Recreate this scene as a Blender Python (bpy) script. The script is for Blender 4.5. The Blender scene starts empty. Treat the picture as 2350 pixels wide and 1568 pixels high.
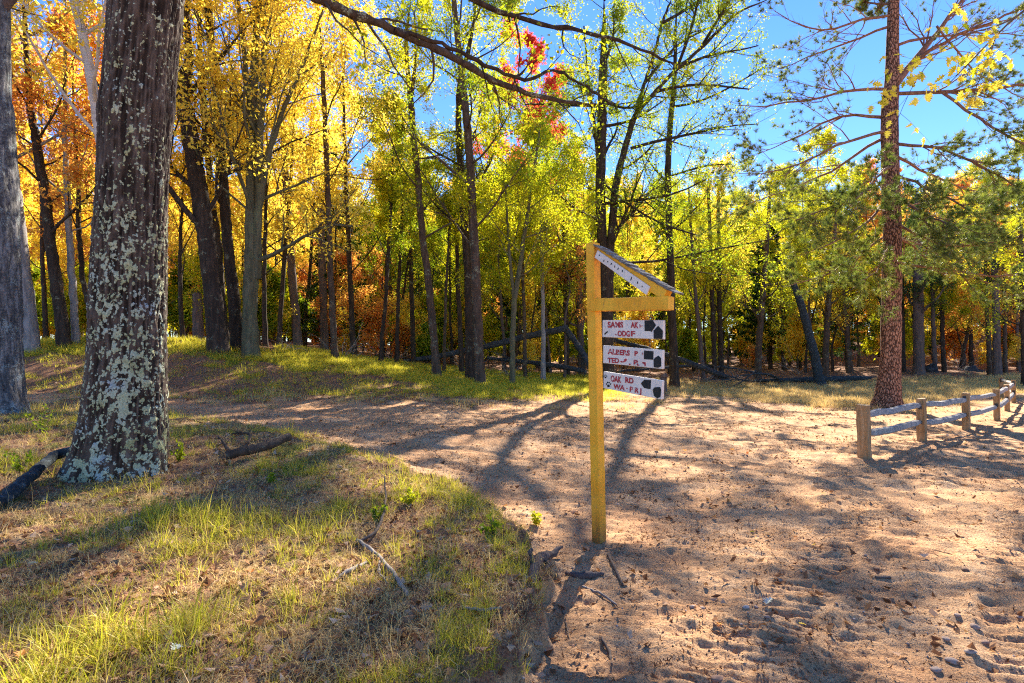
import bpy, math, random
import numpy as np
from mathutils import Vector, Matrix

# ---------------------------------------------------------------- camera, world, sun, exposure
SC = bpy.context.scene
COL = SC.collection
PITCH = math.radians(2.02)
CAMZ = 1.6
FPX = 1306.0                      # focal length in units of a 2350-wide frame
cam_d = bpy.data.cameras.new('camera')
cam = bpy.data.objects.new('camera', cam_d)
COL.objects.link(cam)
cam_d.sensor_width = 36.0
cam_d.lens = 36.0 * FPX / 2350.0
cam_d.clip_start = 0.05
cam_d.clip_end = 3000
cam.location = (0, 0, CAMZ)
cam.rotation_euler = (math.pi / 2 + PITCH, 0, 0)
SC.camera = cam

SUN_AZ = math.radians(18.0)       # to the right of the viewing direction (+Y)
SUN_EL = math.radians(34.0)
world = bpy.data.worlds.new('World')
SC.world = world
world.use_nodes = True
wn = world.node_tree
for n in list(wn.nodes):
    wn.nodes.remove(n)
wo = wn.nodes.new('ShaderNodeOutputWorld')
wb = wn.nodes.new('ShaderNodeBackground')
ws = wn.nodes.new('ShaderNodeTexSky')
ws.sky_type = 'NISHITA'
ws.sun_disc = False
ws.sun_elevation = SUN_EL
ws.sun_rotation = SUN_AZ
ws.altitude = 300
ws.air_density = 1.0
ws.dust_density = 0.0
ws.ozone_density = 4.0
wh = wn.nodes.new('ShaderNodeHueSaturation')
wh.inputs['Saturation'].default_value = 1.2
wh.inputs['Hue'].default_value = 0.512
wb.inputs['Strength'].default_value = 0.076
wn.links.new(ws.outputs[0], wh.inputs['Color'])
wn.links.new(wh.outputs[0], wb.inputs[0])
wn.links.new(wb.outputs[0], wo.inputs[0])

sun_d = bpy.data.lights.new('sun', 'SUN')
sun_d.energy = 5.0
sun_d.angle = math.radians(0.5)
sun_d.color = (1.0, 0.90, 0.74)
sun = bpy.data.objects.new('sun', sun_d)
COL.objects.link(sun)
SD = Vector((math.sin(SUN_AZ) * math.cos(SUN_EL), math.cos(SUN_AZ) * math.cos(SUN_EL), math.sin(SUN_EL)))
sun.rotation_euler = (-SD).to_track_quat('-Z', 'Y').to_euler()
sun.location = (10, 30, 30)

SC.view_settings.view_transform = 'Standard'
SC.view_settings.look = 'None'
SC.view_settings.gamma = 1.0
SC.view_settings.use_curve_mapping = False
SC.view_settings.exposure = 1.93
SC.render.engine = 'CYCLES'
SC.cycles.max_bounces = 6
SC.cycles.diffuse_bounces = 3
SC.cycles.transmission_bounces = 4
SC.cycles.sample_clamp_indirect = 4.0
SC.cycles.filter_width = 1.15
SC.cycles.use_denoising = False

# ---------------------------------------------------------------- helpers
RNG = np.random.default_rng(7)
random.seed(7)

def ray(px, py):
    """direction (X,Y,Z) with Y=1 through a point of the 2350x1568 frame"""
    x = (px - 1175.0) / FPX
    y = (784.0 - py) / FPX
    c, s = math.cos(PITCH), math.sin(PITCH)
    Y = c - y * s
    Z = s + y * c
    return x / Y, 1.0, Z / Y

def at(px, py, d):
    r = ray(px, py)
    return np.array([r[0] * d, d, CAMZ + r[2] * d])

def tag(o, label=None, cat=None, group=None, kind=None):
    if label: o['label'] = label
    if cat: o['category'] = cat
    if group: o['group'] = group
    if kind: o['kind'] = kind
    return o

def empty(name, loc=(0, 0, 0), rz=0.0):
    o = bpy.data.objects.new(name, None)
    o.empty_display_size = 0.2
    COL.objects.link(o)
    o.location = loc
    o.rotation_euler = (0, 0, rz)
    return o

def mesh_obj(name, me, parent=None):
    o = bpy.data.objects.new(name, me)
    COL.objects.link(o)
    if parent is not None:
        o.parent = parent
    return o

class MB:
    """collects vertex / face arrays and makes one mesh of them"""
    def __init__(s):
        s.v = []; s.f = []; s.m = []; s.a = []; s.n = 0
    def add(s, v, f, mat=0, attr=None):
        v = np.asarray(v, dtype=np.float64).reshape(-1, 3)
        f = np.asarray(f, dtype=np.int64)
        s.v.append(v); s.f.append(f + s.n)
        s.m.append(np.full(len(f), mat, dtype=np.int32))
        if attr is None: attr = np.zeros(len(f))
        s.a.append(np.broadcast_to(np.asarray(attr, dtype=np.float64), (len(f),)))
        s.n += len(v)
        return s
    def mesh(s, name, mats, smooth=True, off=None):
        me = bpy.data.meshes.new(name)
        V = np.concatenate(s.v) if s.v else np.zeros((0, 3))
        if off is not None: V = V - np.asarray(off)
        me.vertices.add(len(V))
        me.vertices.foreach_set('co', V.astype(np.float32).ravel())
        loops = np.concatenate([f.ravel() for f in s.f]) if s.f else np.zeros(0, int)
        tot = np.concatenate([np.full(len(f), f.shape[1]) for f in s.f]) if s.f else np.zeros(0, int)
        st = np.concatenate([[0], np.cumsum(tot)[:-1]]) if len(tot) else tot
        me.loops.add(len(loops))
        me.loops.foreach_set('vertex_index', loops.astype(np.int32))
        me.polygons.add(len(tot))
        me.polygons.foreach_set('loop_start', st.astype(np.int32))
        me.polygons.foreach_set('material_index', np.concatenate(s.m).astype(np.int32))
        me.polygons.foreach_set('use_smooth', np.full(len(tot), smooth))
        at_ = me.attributes.new('lv', 'FLOAT', 'FACE')
        at_.data.foreach_set('value', np.concatenate(s.a).astype(np.float32))
        for m in mats: me.materials.append(m)
        me.update(calc_edges=True)
        return me
    def obj(s, name, mats, parent=None, smooth=True, off=None):
        if not isinstance(mats, (list, tuple)): mats = [mats]
        return mesh_obj(name, s.mesh(name, mats, smooth, off), parent)

def norm(a):
    return a / np.maximum(np.linalg.norm(a, axis=-1, keepdims=True), 1e-9)

def tubes(P, R, sides, cap=True, twist=None):
    """P (N,K,3) centre lines, R (N,K) radii -> verts, quads"""
    P = np.asarray(P, float); R = np.asarray(R, float)
    N, K, _ = P.shape
    T = np.empty_like(P)
    T[:, 1:-1] = P[:, 2:] - P[:, :-2]
    T[:, 0] = P[:, 1] - P[:, 0]; T[:, -1] = P[:, -1] - P[:, -2]
    T = norm(T)
    mean = norm(P[:, -1] - P[:, 0])
    ref = np.where(np.abs(mean[:, 2:3]) > 0.75, np.array([[1.0, 0, 0]]), np.array([[0, 0, 1.0]]))
    U = norm(np.cross(T, ref[:, None, :])); W = np.cross(T, U)
    a = np.arange(sides) * 2 * np.pi / sides
    V = P[:, :, None, :] + R[:, :, None, None] * (np.cos(a)[None, None, :, None] * U[:, :, None, :] + np.sin(a)[None, None, :, None] * W[:, :, None, :])
    idx = np.arange(N * K * sides).reshape(N, K, sides)
    q = np.stack([idx[:, :-1], np.roll(idx, -1, 2)[:, :-1], np.roll(idx, -1, 2)[:, 1:], idx[:, 1:]], -1).reshape(-1, 4)
    return V.reshape(-1, 3), q

# value noise -----------------------------------------------------
def _h(ix, iy, iz, seed):
    n = (ix * 374761393 + iy * 668265263 + iz * 2147483647 + seed * 974634777) & 0x7fffffff
    n = ((n ^ (n >> 13)) * 1274126177) & 0x7fffffff
    n = ((n ^ (n >> 16)) * 60493) & 0x7fffffff
    return (n & 0xffff) / 65535.0
def noise3(x, y, z, seed=0):
    x = np.asarray(x, float); y = np.asarray(y, float); z = np.asarray(z, float) + 0 * x
    ix = np.floor(x).astype(np.int64); iy = np.floor(y).astype(np.int64); iz = np.floor(z).astype(np.int64)
    fx = x - ix; fy = y - iy; fz = z - iz
    fx = fx * fx * (3 - 2 * fx); fy = fy * fy * (3 - 2 * fy); fz = fz * fz * (3 - 2 * fz)
    r = 0
    for dx in (0, 1):
        for dy in (0, 1):
            for dz in (0, 1):
                w = (fx if dx else 1 - fx) * (fy if dy else 1 - fy) * (fz if dz else 1 - fz)
                r = r + w * _h(ix + dx, iy + dy, iz + dz, seed)
    return r * 2 - 1
def noise2(x, y, seed=0):
    x = np.asarray(x, float); y = np.asarray(y, float)
    ix = np.floor(x).astype(np.int64); iy = np.floor(y).astype(np.int64)
    fx = x - ix; fy = y - iy
    fx = fx * fx * (3 - 2 * fx); fy = fy * fy * (3 - 2 * fy)
    a = _h(ix, iy, 0, seed); b = _h(ix + 1, iy, 0, seed); c = _h(ix, iy + 1, 0, seed); d = _h(ix + 1, iy + 1, 0, seed)
    return ((a * (1 - fx) + b * fx) * (1 - fy) + (c * (1 - fx) + d * fx) * fy) * 2 - 1
def fbm2(x, y, oct=4, seed=0, gain=0.5):
    r = 0; a = 1.0
    for i in range(oct):
        r = r + a * noise2(x * 2 ** i + 17 * i, y * 2 ** i + 31 * i, seed + i); a *= gain
    return r
def sstep(a, b, x):
    t = np.clip((x - a) / (b - a), 0, 1)
    return t * t * (3 - 2 * t)

# ---------------------------------------------------------------- materials
def mat(name):
    m = bpy.data.materials.new(name); m.use_nodes = True
    nt = m.node_tree
    for n in list(nt.nodes): nt.nodes.remove(n)
    out = nt.nodes.new('ShaderNodeOutputMaterial')
    return m, nt, out
def nd(nt, t, **kw):
    n = nt.nodes.new(t)
    for k, v in kw.items():
        if k in n.inputs.keys(): n.inputs[k].default_value = v
        else: setattr(n, k, v)
    return n
def lk(nt, a, b): nt.links.new(a, b)
def ramp(nt, stops, fac, interp='LINEAR'):
    r = nt.nodes.new('ShaderNodeValToRGB'); r.color_ramp.interpolation = interp
    e = r.color_ramp.elements
    while len(e) < len(stops): e.new(0.5)
    for i, (p, c) in enumerate(stops):
        e[i].position = p
        e[i].color = (c[0], c[1], c[2], 1) if hasattr(c, '__len__') else (c, c, c, 1)
    lk(nt, fac, r.inputs[0])
    return r.outputs[0]
def noise(nt, vec, scale, detail=4, rough=0.6, dist=0.0):
    n = nt.nodes.new('ShaderNodeTexNoise')
    n.inputs['Scale'].default_value = scale; n.inputs['Detail'].default_value = detail
    n.inputs['Roughness'].default_value = rough; n.inputs['Distortion'].default_value = dist
    lk(nt, vec, n.inputs['Vector'])
    return n.outputs[0]
def mixc(nt, fac, a, b, mode='MIX'):
    m = nt.nodes.new('ShaderNodeMix'); m.data_type = 'RGBA'; m.blend_type = mode
    for s, v in ((0, fac), (6, a), (7, b)):
        if isinstance(v, (int, float)): m.inputs[s].default_value = v
        elif isinstance(v, tuple): m.inputs[s].default_value = (v[0], v[1], v[2], 1)
        else: lk(nt, v, m.inputs[s])
    return m.outputs[2]
def math_(nt, op, a, b=0.0, clamp=False):
    m = nt.nodes.new('ShaderNodeMath'); m.operation = op; m.use_clamp = clamp
    for s, v in ((0, a), (1, b)):
        if isinstance(v, (int, float)): m.inputs[s].default_value = v
        else: lk(nt, v, m.inputs[s])
    return m.outputs[0]
def objco(nt, scale=(1, 1, 1), kind='Object'):
    tc = nt.nodes.new('ShaderNodeTexCoord'); mp = nt.nodes.new('ShaderNodeMapping')
    mp.inputs['Scale'].default_value = scale
    lk(nt, tc.outputs[kind], mp.inputs['Vector'])
    return mp.outputs[0]
def finish(nt, out, col, rough=0.9, height=None, bump=0.3, dist=0.02, spec=0.2):
    p = nt.nodes.new('ShaderNodeBsdfPrincipled')
    if isinstance(col, tuple): p.inputs['Base Color'].default_value = (*col, 1)
    else: lk(nt, col, p.inputs['Base Color'])
    if isinstance(rough, (int, float)): p.inputs['Roughness'].default_value = rough
    else: lk(nt, rough, p.inputs['Roughness'])
    p.inputs['Specular IOR Level'].default_value = spec
    if height is not None:
        b = nt.nodes.new('ShaderNodeBump'); b.inputs['Strength'].default_value = bump; b.inputs['Distance'].default_value = dist
        lk(nt, height, b.inputs['Height']); lk(nt, b.outputs[0], p.inputs['Normal'])
    lk(nt, p.outputs[0], out.inputs[0])
    return p

def leaf_mat(name, stops, transl=0.55, tint=(1.0, 1.0, 0.7), gloss=0.02, tboost=1.5):
    m, nt, out = mat(name)
    a = nd(nt, 'ShaderNodeAttribute', attribute_name='lv')
    co = objco(nt)
    n = noise(nt, co, 0.45, 2)
    f = math_(nt, 'ADD', math_(nt, 'MULTIPLY', a.outputs['Fac'], 0.62), math_(nt, 'MULTIPLY', math_(nt, 'SUBTRACT', n, 0.25, True), 0.75), True)
    c = ramp(nt, stops, f)
    d = nd(nt, 'ShaderNodeBsdfDiffuse'); lk(nt, c, d.inputs[0])
    t = nd(nt, 'ShaderNodeBsdfTranslucent')
    tc = mixc(nt, 1.0, c, tuple(x * tboost for x in tint), 'MULTIPLY')
    lk(nt, tc, t.inputs[0])
    mx = nd(nt, 'ShaderNodeMixShader'); mx.inputs[0].default_value = transl
    lk(nt, d.outputs[0], mx.inputs[1]); lk(nt, t.outputs[0], mx.inputs[2])
    g = nd(nt, 'ShaderNodeBsdfGlossy', Roughness=0.45)
    m2 = nd(nt, 'ShaderNodeMixShader'); m2.inputs[0].default_value = gloss
    lk(nt, mx.outputs[0], m2.inputs[1]); lk(nt, g.outputs[0], m2.inputs[2])
    lk(nt, m2.outputs[0], out.inputs[0])
    return m

L_YEL = leaf_mat('yellow_maple_leaf', [(0, (.34, .37, .04)), (.25, (.72, .60, .09)), (.7, (.78, .57, .08)), (1, (.72, .38, .06))])
L_ORG = leaf_mat('orange_maple_leaf', [(0, (.62, .45, .08)), (.35, (.66, .36, .08)), (.7, (.60, .23, .07)), (1, (.50, .13, .06))])
L_LIM = leaf_mat('lime_oak_leaf', [(0, (.10, .17, .012)), (.3, (.30, .36, .015)), (.65, (.52, .48, .02)), (1, (.68, .42, .02))])
L_GRN = leaf_mat('green_oak_leaf', [(0, (.05, .10, .012)), (.35, (.15, .23, .014)), (.7, (.36, .39, .018)), (1, (.56, .42, .02))])
L_RED = leaf_mat('red_maple_leaf', [(0, (.55, .20, .06)), (.4, (.60, .10, .06)), (1, (.48, .05, .05))])
L_DRK = leaf_mat('dark_conifer_leaf', [(0, (.02, .05, .012)), (.5, (.04, .085, .02)), (1, (.10, .14, .03))], transl=0.3)
L_NDL = leaf_mat('pine_needle', [(0, (.04, .08, .015)), (.45, (.11, .155, .025)), (.8, (.24, .26, .05)), (1, (.42, .27, .09))], transl=0.4, gloss=0.06)
G_GRN = leaf_mat('green_grass', [(0, (.16, .20, .015)), (.35, (.38, .38, .03)), (.65, (.60, .50, .08)), (1, (.72, .56, .24))], transl=0.5, tboost=1.3)
G_MEA = leaf_mat('meadow_blade', [(0, (.20, .22, .02)), (.35, (.45, .43, .04)), (.7, (.66, .55, .09)), (1, (.74, .58, .24))], transl=0.55, tboost=1.5)
G_STR = leaf_mat('dry_grass', [(0, (.32, .20, .07)), (.4, (.62, .45, .18)), (.8, (.80, .63, .31)), (1, (.88, .76, .48))], transl=0.4, tint=(1, .95, .8), tboost=1.2)
L_LIT = leaf_mat('fallen_leaf', [(0, (.07, .035, .02)), (.35, (.22, .10, .05)), (.6, (.42, .24, .13)), (.85, (.68, .50, .36)), (.94, (.62, .14, .02)), (1, (.70, .30, .02))], transl=0.25, tboost=1.1, gloss=0.0)

def bark_mat(name, stops, sc=(9, 9, 1.6), bump=0.9, dist=0.05, lichen=0.0, lcol=(.36, .40, .28)):
    m, nt, out = mat(name)
    co = objco(nt, sc)
    n = noise(nt, co, 1.0, 6, 0.62, 0.6)
    co2 = objco(nt, (1, 1, 1))
    n2 = noise(nt, co2, 22, 4, 0.7)
    f = math_(nt, 'ADD', math_(nt, 'MULTIPLY', n, 0.7), math_(nt, 'MULTIPLY', n2, 0.35))
    c = ramp(nt, stops, f)
    if lichen > 0:
        l1 = noise(nt, co2, 3.2, 6, 0.72)
        lf = ramp(nt, [(0.60 - lichen * .08, 0.0), (0.67 - lichen * .08, 1.0)], l1)
        l2 = noise(nt, co2, 40, 3, 0.6)
        lf = math_(nt, 'MULTIPLY', lf, ramp(nt, [(0.48, 0.0), (0.56, .8)], l2))
        c = mixc(nt, lf, c, lcol)
    finish(nt, out, c, 0.92, f, bump, dist)
    return m
B_OAK = bark_mat('oak_bark', [(.25, (.022, .014, .010)), (.5, (.075, .050, .036)), (.8, (.18, .13, .10))], lichen=.5)
B_DRK = bark_mat('dark_bark', [(.25, (.014, .010, .008)), (.5, (.042, .029, .022)), (.8, (.12, .085, .065))], lichen=.2)
B_GRY = bark_mat('grey_purple_bark', [(.25, (.04, .028, .024)), (.5, (.11, .080, .072)), (.8, (.22, .17, .155))])
B_MOS = bark_mat('mossy_bark', [(.25, (.03, .028, .018)), (.5, (.10, .09, .055)), (.8, (.22, .20, .13))], lichen=1.2, lcol=(.17, .19, .09))
B_PIN = bark_mat('pine_bark', [(.25, (.055, .028, .02)), (.48, (.21, .105, .068)), (.6, (.32, .17, .11)), (.85, (.42, .27, .20))], sc=(11, 11, 3.5), dist=.05)
def pine_bark():
    m, nt, out = mat('plated_pine_bark')
    co = objco(nt, (15, 15, 5.5)); c1 = objco(nt)
    v = nd(nt, 'ShaderNodeTexVoronoi', Scale=1.0); v.feature = 'DISTANCE_TO_EDGE'
    dn = nd(nt, 'ShaderNodeVectorMath'); dn.operation = 'ADD'; nv = nt.nodes.new('ShaderNodeTexNoise'); nv.inputs['Scale'].default_value = 1.6; lk(nt, co, nv.inputs['Vector'])
    lk(nt, co, dn.inputs[0]); lk(nt, nv.outputs[1], dn.inputs[1]); lk(nt, dn.outputs[0], v.inputs['Vector'])
    e = ramp(nt, [(.02, 0.0), (.16, 1.0)], v.outputs['Distance'])
    n = noise(nt, c1, 26, 5, .7)
    pl = ramp(nt, [(.3, (.22, .10, .06)), (.5, (.38, .19, .12)), (.7, (.52, .33, .25))], n)
    c = mixc(nt, e, (.05, .022, .016), pl)
    finish(nt, out, c, .9, math_(nt, 'ADD', e, math_(nt, 'MULTIPLY', n, .4)), 1.0, .03)
    return m
B_PIN2 = pine_bark()
B_BIR = bark_mat('birch_bark', [(.22, (.06, .05, .045)), (.36, (.40, .35, .32)), (.6, (.60, .55, .52)), (.85, (.72, .68, .64))], sc=(2.5, 2.5, 14), bump=.3)
B_PAL = bark_mat('pale_grey_bark', [(.25, (.06, .055, .055)), (.5, (.22, .20, .20)), (.8, (.48, .45, .44))], sc=(8, 8, 1.4), lichen=.5, lcol=(.35, .42, .42))
B_BLU = bark_mat('weathered_blue_grey_wood', [(.3, (.008, .010, .013)), (.55, (.032, .042, .05)), (.75, (.18, .23, .26))], sc=(14, 14, 14), bump=.6, dist=.02)
B_BRN = bark_mat('charred_wood', [(.25, (.012, .012, .014)), (.5, (.04, .04, .045)), (.8, (.16, .17, .18))], sc=(10, 10, 10), bump=.6, dist=.02)
B_TWG = bark_mat('twig_bark', [(.25, (.05, .035, .028)), (.5, (.12, .085, .065)), (.8, (.25, .19, .15))], sc=(30, 30, 30), bump=.3, dist=.01)
B_DED = bark_mat('dead_grey_wood', [(.25, (.08, .065, .055)), (.5, (.26, .22, .19)), (.8, (.48, .43, .39))], sc=(40, 40, 12), bump=.5, dist=.01)

# ---------------------------------------------------------------- terrain
def hpix(py, d):          # height seen at frame row py at depth d
    return CAMZ + ray(1175, py)[2] * d
CP = []
for px, py, d in [
    (450, 1000, 9.2), (450, 950, 12.5), (450, 900, 16.8), (450, 862, 18.3), (450, 795, 20.5), (450, 788, 26),
    (100, 1000, 9.4), (100, 950, 12.2), (100, 900, 15.8), (100, 868, 17.2), (100, 800, 19.6), (100, 790, 26),
    (-250, 1000, 9.4), (-250, 950, 12), (-250, 900, 15.5), (-250, 810, 19), (-250, 795, 26),
    (640, 1010, 9.2), (650, 955, 12.5), (650, 905, 17), (650, 875, 18.6), (650, 812, 22.5), (650, 800, 30),
    (850, 1030, 8.6), (850, 960, 12.5), (850, 905, 18), (850, 888, 19.4), (850, 838, 25), (850, 825, 34),
    (1100, 1040, 9), (1100, 935, 17), (1100, 903, 20.5), (1100, 885, 24), (1100, 862, 31), (1100, 845, 42),
    (1340, 1000, 11.8), (1340, 922, 20), (1340, 885, 29), (1340, 858, 40), (1545, 892, 33), (1545, 862, 46),
    (1750, 868, 42), (2000, 938, 19.9), (2000, 866, 40), (2350, 915, 22), (2350, 858, 42), (2150, 850, 48),
    (2150, 800, 64), (2150, 745, 86), (1850, 838, 62), (1850, 800, 86), (2500, 800, 60), (2600, 740, 86),
    (1500, 835, 62), (1500, 800, 86), (1150, 825, 62), (1150, 800, 86), (800, 800, 50), (800, 790, 86), (300, 780, 50), (300, 770, 86), (-200, 770, 60)]:
    p = at(px, py, d); CP.append((p[0], d, p[2]))
for X, Y in [(0, 0), (3, 0), (6, 0), (10, 0), (2, 3), (5, 3), (8, 5), (4, 6), (7, 8), (12, 6), (3, 9), (10, 12), (5, 13), (16, 15), (14, 9), (20, 6), (6, 18), (9, 24), (3, 16), (20, 0), (0, -6), (10, -6), (18, 26)]:
    CP.append((X, Y, 0.0))
for X, Y, Z in [(-3, 0, .05), (-8, 0, .12), (-3, 4, .05), (-6, 5, .12), (-10, 5, .25), (-1, 6, .03), (-8, -6, .1), (-16, 4, .4), (26, 20, .3), (30, 45, 1.2)]:
    CP.append((X, Y, Z))
CP = np.array(CP)
def _U(r2): return r2 * np.log(r2 + 1e-9)
_cx = CP[:, :2]
_n = len(CP)
_K = _U(((_cx[:, None] - _cx[None]) ** 2).sum(-1)) + np.eye(_n) * 6.0
_A = np.zeros((_n + 3, _n + 3)); _A[:_n, :_n] = _K; _A[:_n, _n] = 1; _A[:_n, _n + 1:] = _cx; _A[_n, :_n] = 1; _A[_n + 1:, :_n] = _cx.T
_w = np.linalg.solve(_A, np.concatenate([CP[:, 2], np.zeros(3)]))
EDGE = np.array([(-1.9, -1.0), (-1.2, 1.2), (-.62, 2.2), (-.36, 2.6), (.02, 3.0), (.10, 3.6), (.10, 4.3), (-.10, 5.2), (-.75, 6.4), (-1.84, 7.5), (-3.66, 8.9), (-6.2, 10.4), (-11, 12.6), (-30, 15)])
PLAT = 0.25
def edge_sd(X, Y):
    """signed distance to the rim of the grassy shelf, positive on the shelf (left / near side)"""
    best = np.full(X.shape, 1e9); sgn = np.ones(X.shape)
    for a, b in zip(EDGE[:-1], EDGE[1:]):
        ab = b - a
        t = np.clip(((X - a[0]) * ab[0] + (Y - a[1]) * ab[1]) / (ab @ ab), 0, 1)
        dx = X - a[0] - t * ab[0]; dy = Y - a[1] - t * ab[1]
        d = np.hypot(dx, dy)
        s = np.sign(ab[0] * (Y - a[1]) - ab[1] * (X - a[0]))
        m = d < best
        best = np.where(m, d, best); sgn = np.where(m, s, sgn)
    return best * sgn
def th0(X, Y):
    X = np.asarray(X, float); Y = np.asarray(Y, float)
    sh = X.shape
    x = np.clip(X.ravel(), -34, 60); y = np.clip(Y.ravel(), -7, 88)
    r = np.empty(len(x))
    for i in range(0, len(x), 40000):
        xx = x[i:i + 40000]; yy = y[i:i + 40000]
        r2 = (xx[:, None] - _cx[None, :, 0]) ** 2 + (yy[:, None] - _cx[None, :, 1]) ** 2
        r[i:i + 40000] = _U(r2) @ _w[:_n] + _w[_n] + _w[_n + 1] * xx + _w[_n + 2] * yy
    return np.clip(r, -.15, 14).reshape(sh)
def shelf(X, Y):
    e = edge_sd(X, Y) + .15 * fbm2(X * 2.6, Y * 2.6, 4, 5, .6)
    wd = np.where(Y < 4.6, .13, .13 + (np.clip(Y, 4.6, 30) - 4.6) * .22)
    return sstep(-wd, wd * .6, e)
def th(X, Y, fine=True):
    X = np.asarray(X, float); Y = np.asarray(Y, float)
    s = shelf(X, Y)
    fade = 1 - sstep(10, 13, Y) * (X < 0) - sstep(10, 13, Y) * (X >= 0)
    h = th0(X, Y) + PLAT * s * fade
    h = h + .05 * fbm2(X * .55, Y * .55, 3, 11) * sstep(4, 14, Y)
    if fine:
        h = h + s * .022 * fbm2(X * 5, Y * 5, 3, 3)
    return h
def th1(x, y): return float(th(np.array([float(x)]), np.array([float(y)]))[0])

# ---------------------------------------------------------------- ground sheet
def flat(px, py, z=0.0):
    r = ray(px, py); d = (z - CAMZ) / r[2]
    return (r[0] * d, d)
def sd_line(L, X, Y):
    best = np.full(X.shape, 1e9); sgn = np.ones(X.shape)
    for a, b in zip(L[:-1], L[1:]):
        ab = b - a
        t = np.clip(((X - a[0]) * ab[0] + (Y - a[1]) * ab[1]) / (ab @ ab), 0, 1)
        dx = X - a[0] - t * ab[0]; dy = Y - a[1] - t * ab[1]
        d = np.hypot(dx, dy); s = np.sign(ab[0] * (Y - a[1]) - ab[1] * (X - a[0]))
        m = d < best; best = np.where(m, d, best); sgn = np.where(m, s, sgn)
    return best * sgn
FOOT = np.array([((px - 1175) / FPX * d, d) for px, d in [(-1200, 13.5), (-250, 14.2), (100, 14.6), (450, 15.2), (650, 16.2), (850, 17.2), (1100, 18.2), (1340, 19.8), (1420, 24), (1545, 28), (1700, 26), (1850, 21), (1960, 20), (2110, 21.5), (2300, 25), (2500, 30), (3200, 34)]])
def masks(X, Y):
    """sand, green, straw weights"""
    X = np.asarray(X, float); Y = np.asarray(Y, float)
    s = shelf(X, Y)
    n = fbm2(X * .8, Y * .8, 4, 40)
    n2 = fbm2(X * 3.1, Y * 3.1, 3, 44)
    m = sd_line(FOOT, X, Y) + .8 * n + .5 * n2          # >0 beyond the foot of the banks
    beyond = sstep(-.3, 1.0, m)
    shelf_on = sstep(.25, .7, s) * (1 - beyond)
    sand = (1 - shelf_on) * (1 - beyond) * (1 - .62 * sstep(-2.6, -.4, m) * sstep(-.35, .35, n + .6 * n2))
    px = X / np.maximum(Y, .5) * FPX + 1175
    # beyond: green turf left and centre, straw on the right, brown litter in the woods
    wood = sstep(34, 40, Y + 3 * n) * (px > 640) + sstep(21, 24, Y) * (px <= 640)
    gr = beyond * (1 - wood) * sstep(1520, 1380, px + 60 * n)
    bank = sstep(5.6, 4.0, m + .9 * n2) * sstep(1130, 930, px)          # bare brown bank face on the left
    bank = np.maximum(bank, sstep(2.6, 1.4, m) * sstep(1430, 1340, px))
    gr = gr * (1 - bank * .88) * sstep(-.75, .1, n + .5)
    st = beyond * (1 - wood) * sstep(1380, 1520, px + 60 * n)
    gr = np.maximum(gr, shelf_on * sstep(-.1, .9, n + .5 * n2) * .6)
    st = np.maximum(st, shelf_on * sstep(.3, -.8, n2) * .6)
    return sand, gr, st

TRK = [np.array([flat(*p) for p in [(2000, 1150), (1905, 1262), (1835, 1360), (1745, 1465), (1640, 1568), (1500, 1680)]]),
       np.array([flat(*p) for p in [(2330, 1150), (2318, 1260), (2330, 1400), (2350, 1568), (2380, 1700)]]),
       np.array([flat(*p) for p in [(2120, 1150), (2050, 1280), (1990, 1400), (1900, 1568)]])]
FP_ = np.stack([RNG.uniform(-.5, 8, 420), RNG.uniform(2.2, 11, 420), RNG.uniform(0, 6.28, 420), RNG.uniform(.06, .13, 420)], 1)
def micro(X, Y):
    h = .022 * fbm2(X * 2.0, Y * 2.6, 3, 60) + .017 * fbm2(X * 6, Y * 9, 3, 61, .62) + .010 * np.clip(fbm2(X * 11, Y * 13, 2, 64), .1, 2)
    fade = 1 - sstep(14, 24, Y)
    for L, amp, w in ((TRK[0], .015, .24), (TRK[1], .014, .18), (TRK[2], .008, .16)):
        dist = np.abs(sd_line(L, X, Y))
        n = fbm2(X * 1.5, Y * 1.5, 2, 70)
        on = sstep(w, w * .6, dist + .05 * n)
        ph = (Y + .22 * X + .05 * n + .012 * noise2(X * 9, Y * 9, 72)) * 2 * np.pi / .10
        h = h + on * amp * (np.sign(np.sin(ph)) * np.abs(np.sin(ph)) ** .6 * (.8 + .35 * n) - .6) + amp * .7 * np.exp(-((dist - w * 1.1) / .06) ** 2)
    near = (np.abs(X) < 10) & (Y > 1.5) & (Y < 12)
    if near.any():
        xs, ys = X[near], Y[near]; a = np.zeros(len(xs))
        for x0, y0, an, r in FP_:
            m = (np.abs(xs - x0) < .5) & (np.abs(ys - y0) < .5)
            if not m.any(): continue
            dx = xs[m] - x0; dy = ys[m] - y0
            u = (dx * math.cos(an) + dy * math.sin(an)) / (r * 1.7); v = (-dx * math.sin(an) + dy * math.cos(an)) / r
            q = u * u + v * v
            a[m] += -.007 * np.exp(-q * q) + .003 * np.exp(-((np.sqrt(q) - 1.35) / .3) ** 2)
        h[near] = h[near] + a
    return h * fade

def gz(X, Y):
    X = np.asarray(X, float); Y = np.asarray(Y, float)
    s = 1 - shelf(X, Y)
    return th(X, Y) + micro(X, Y) * (.25 + .75 * s)

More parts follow.
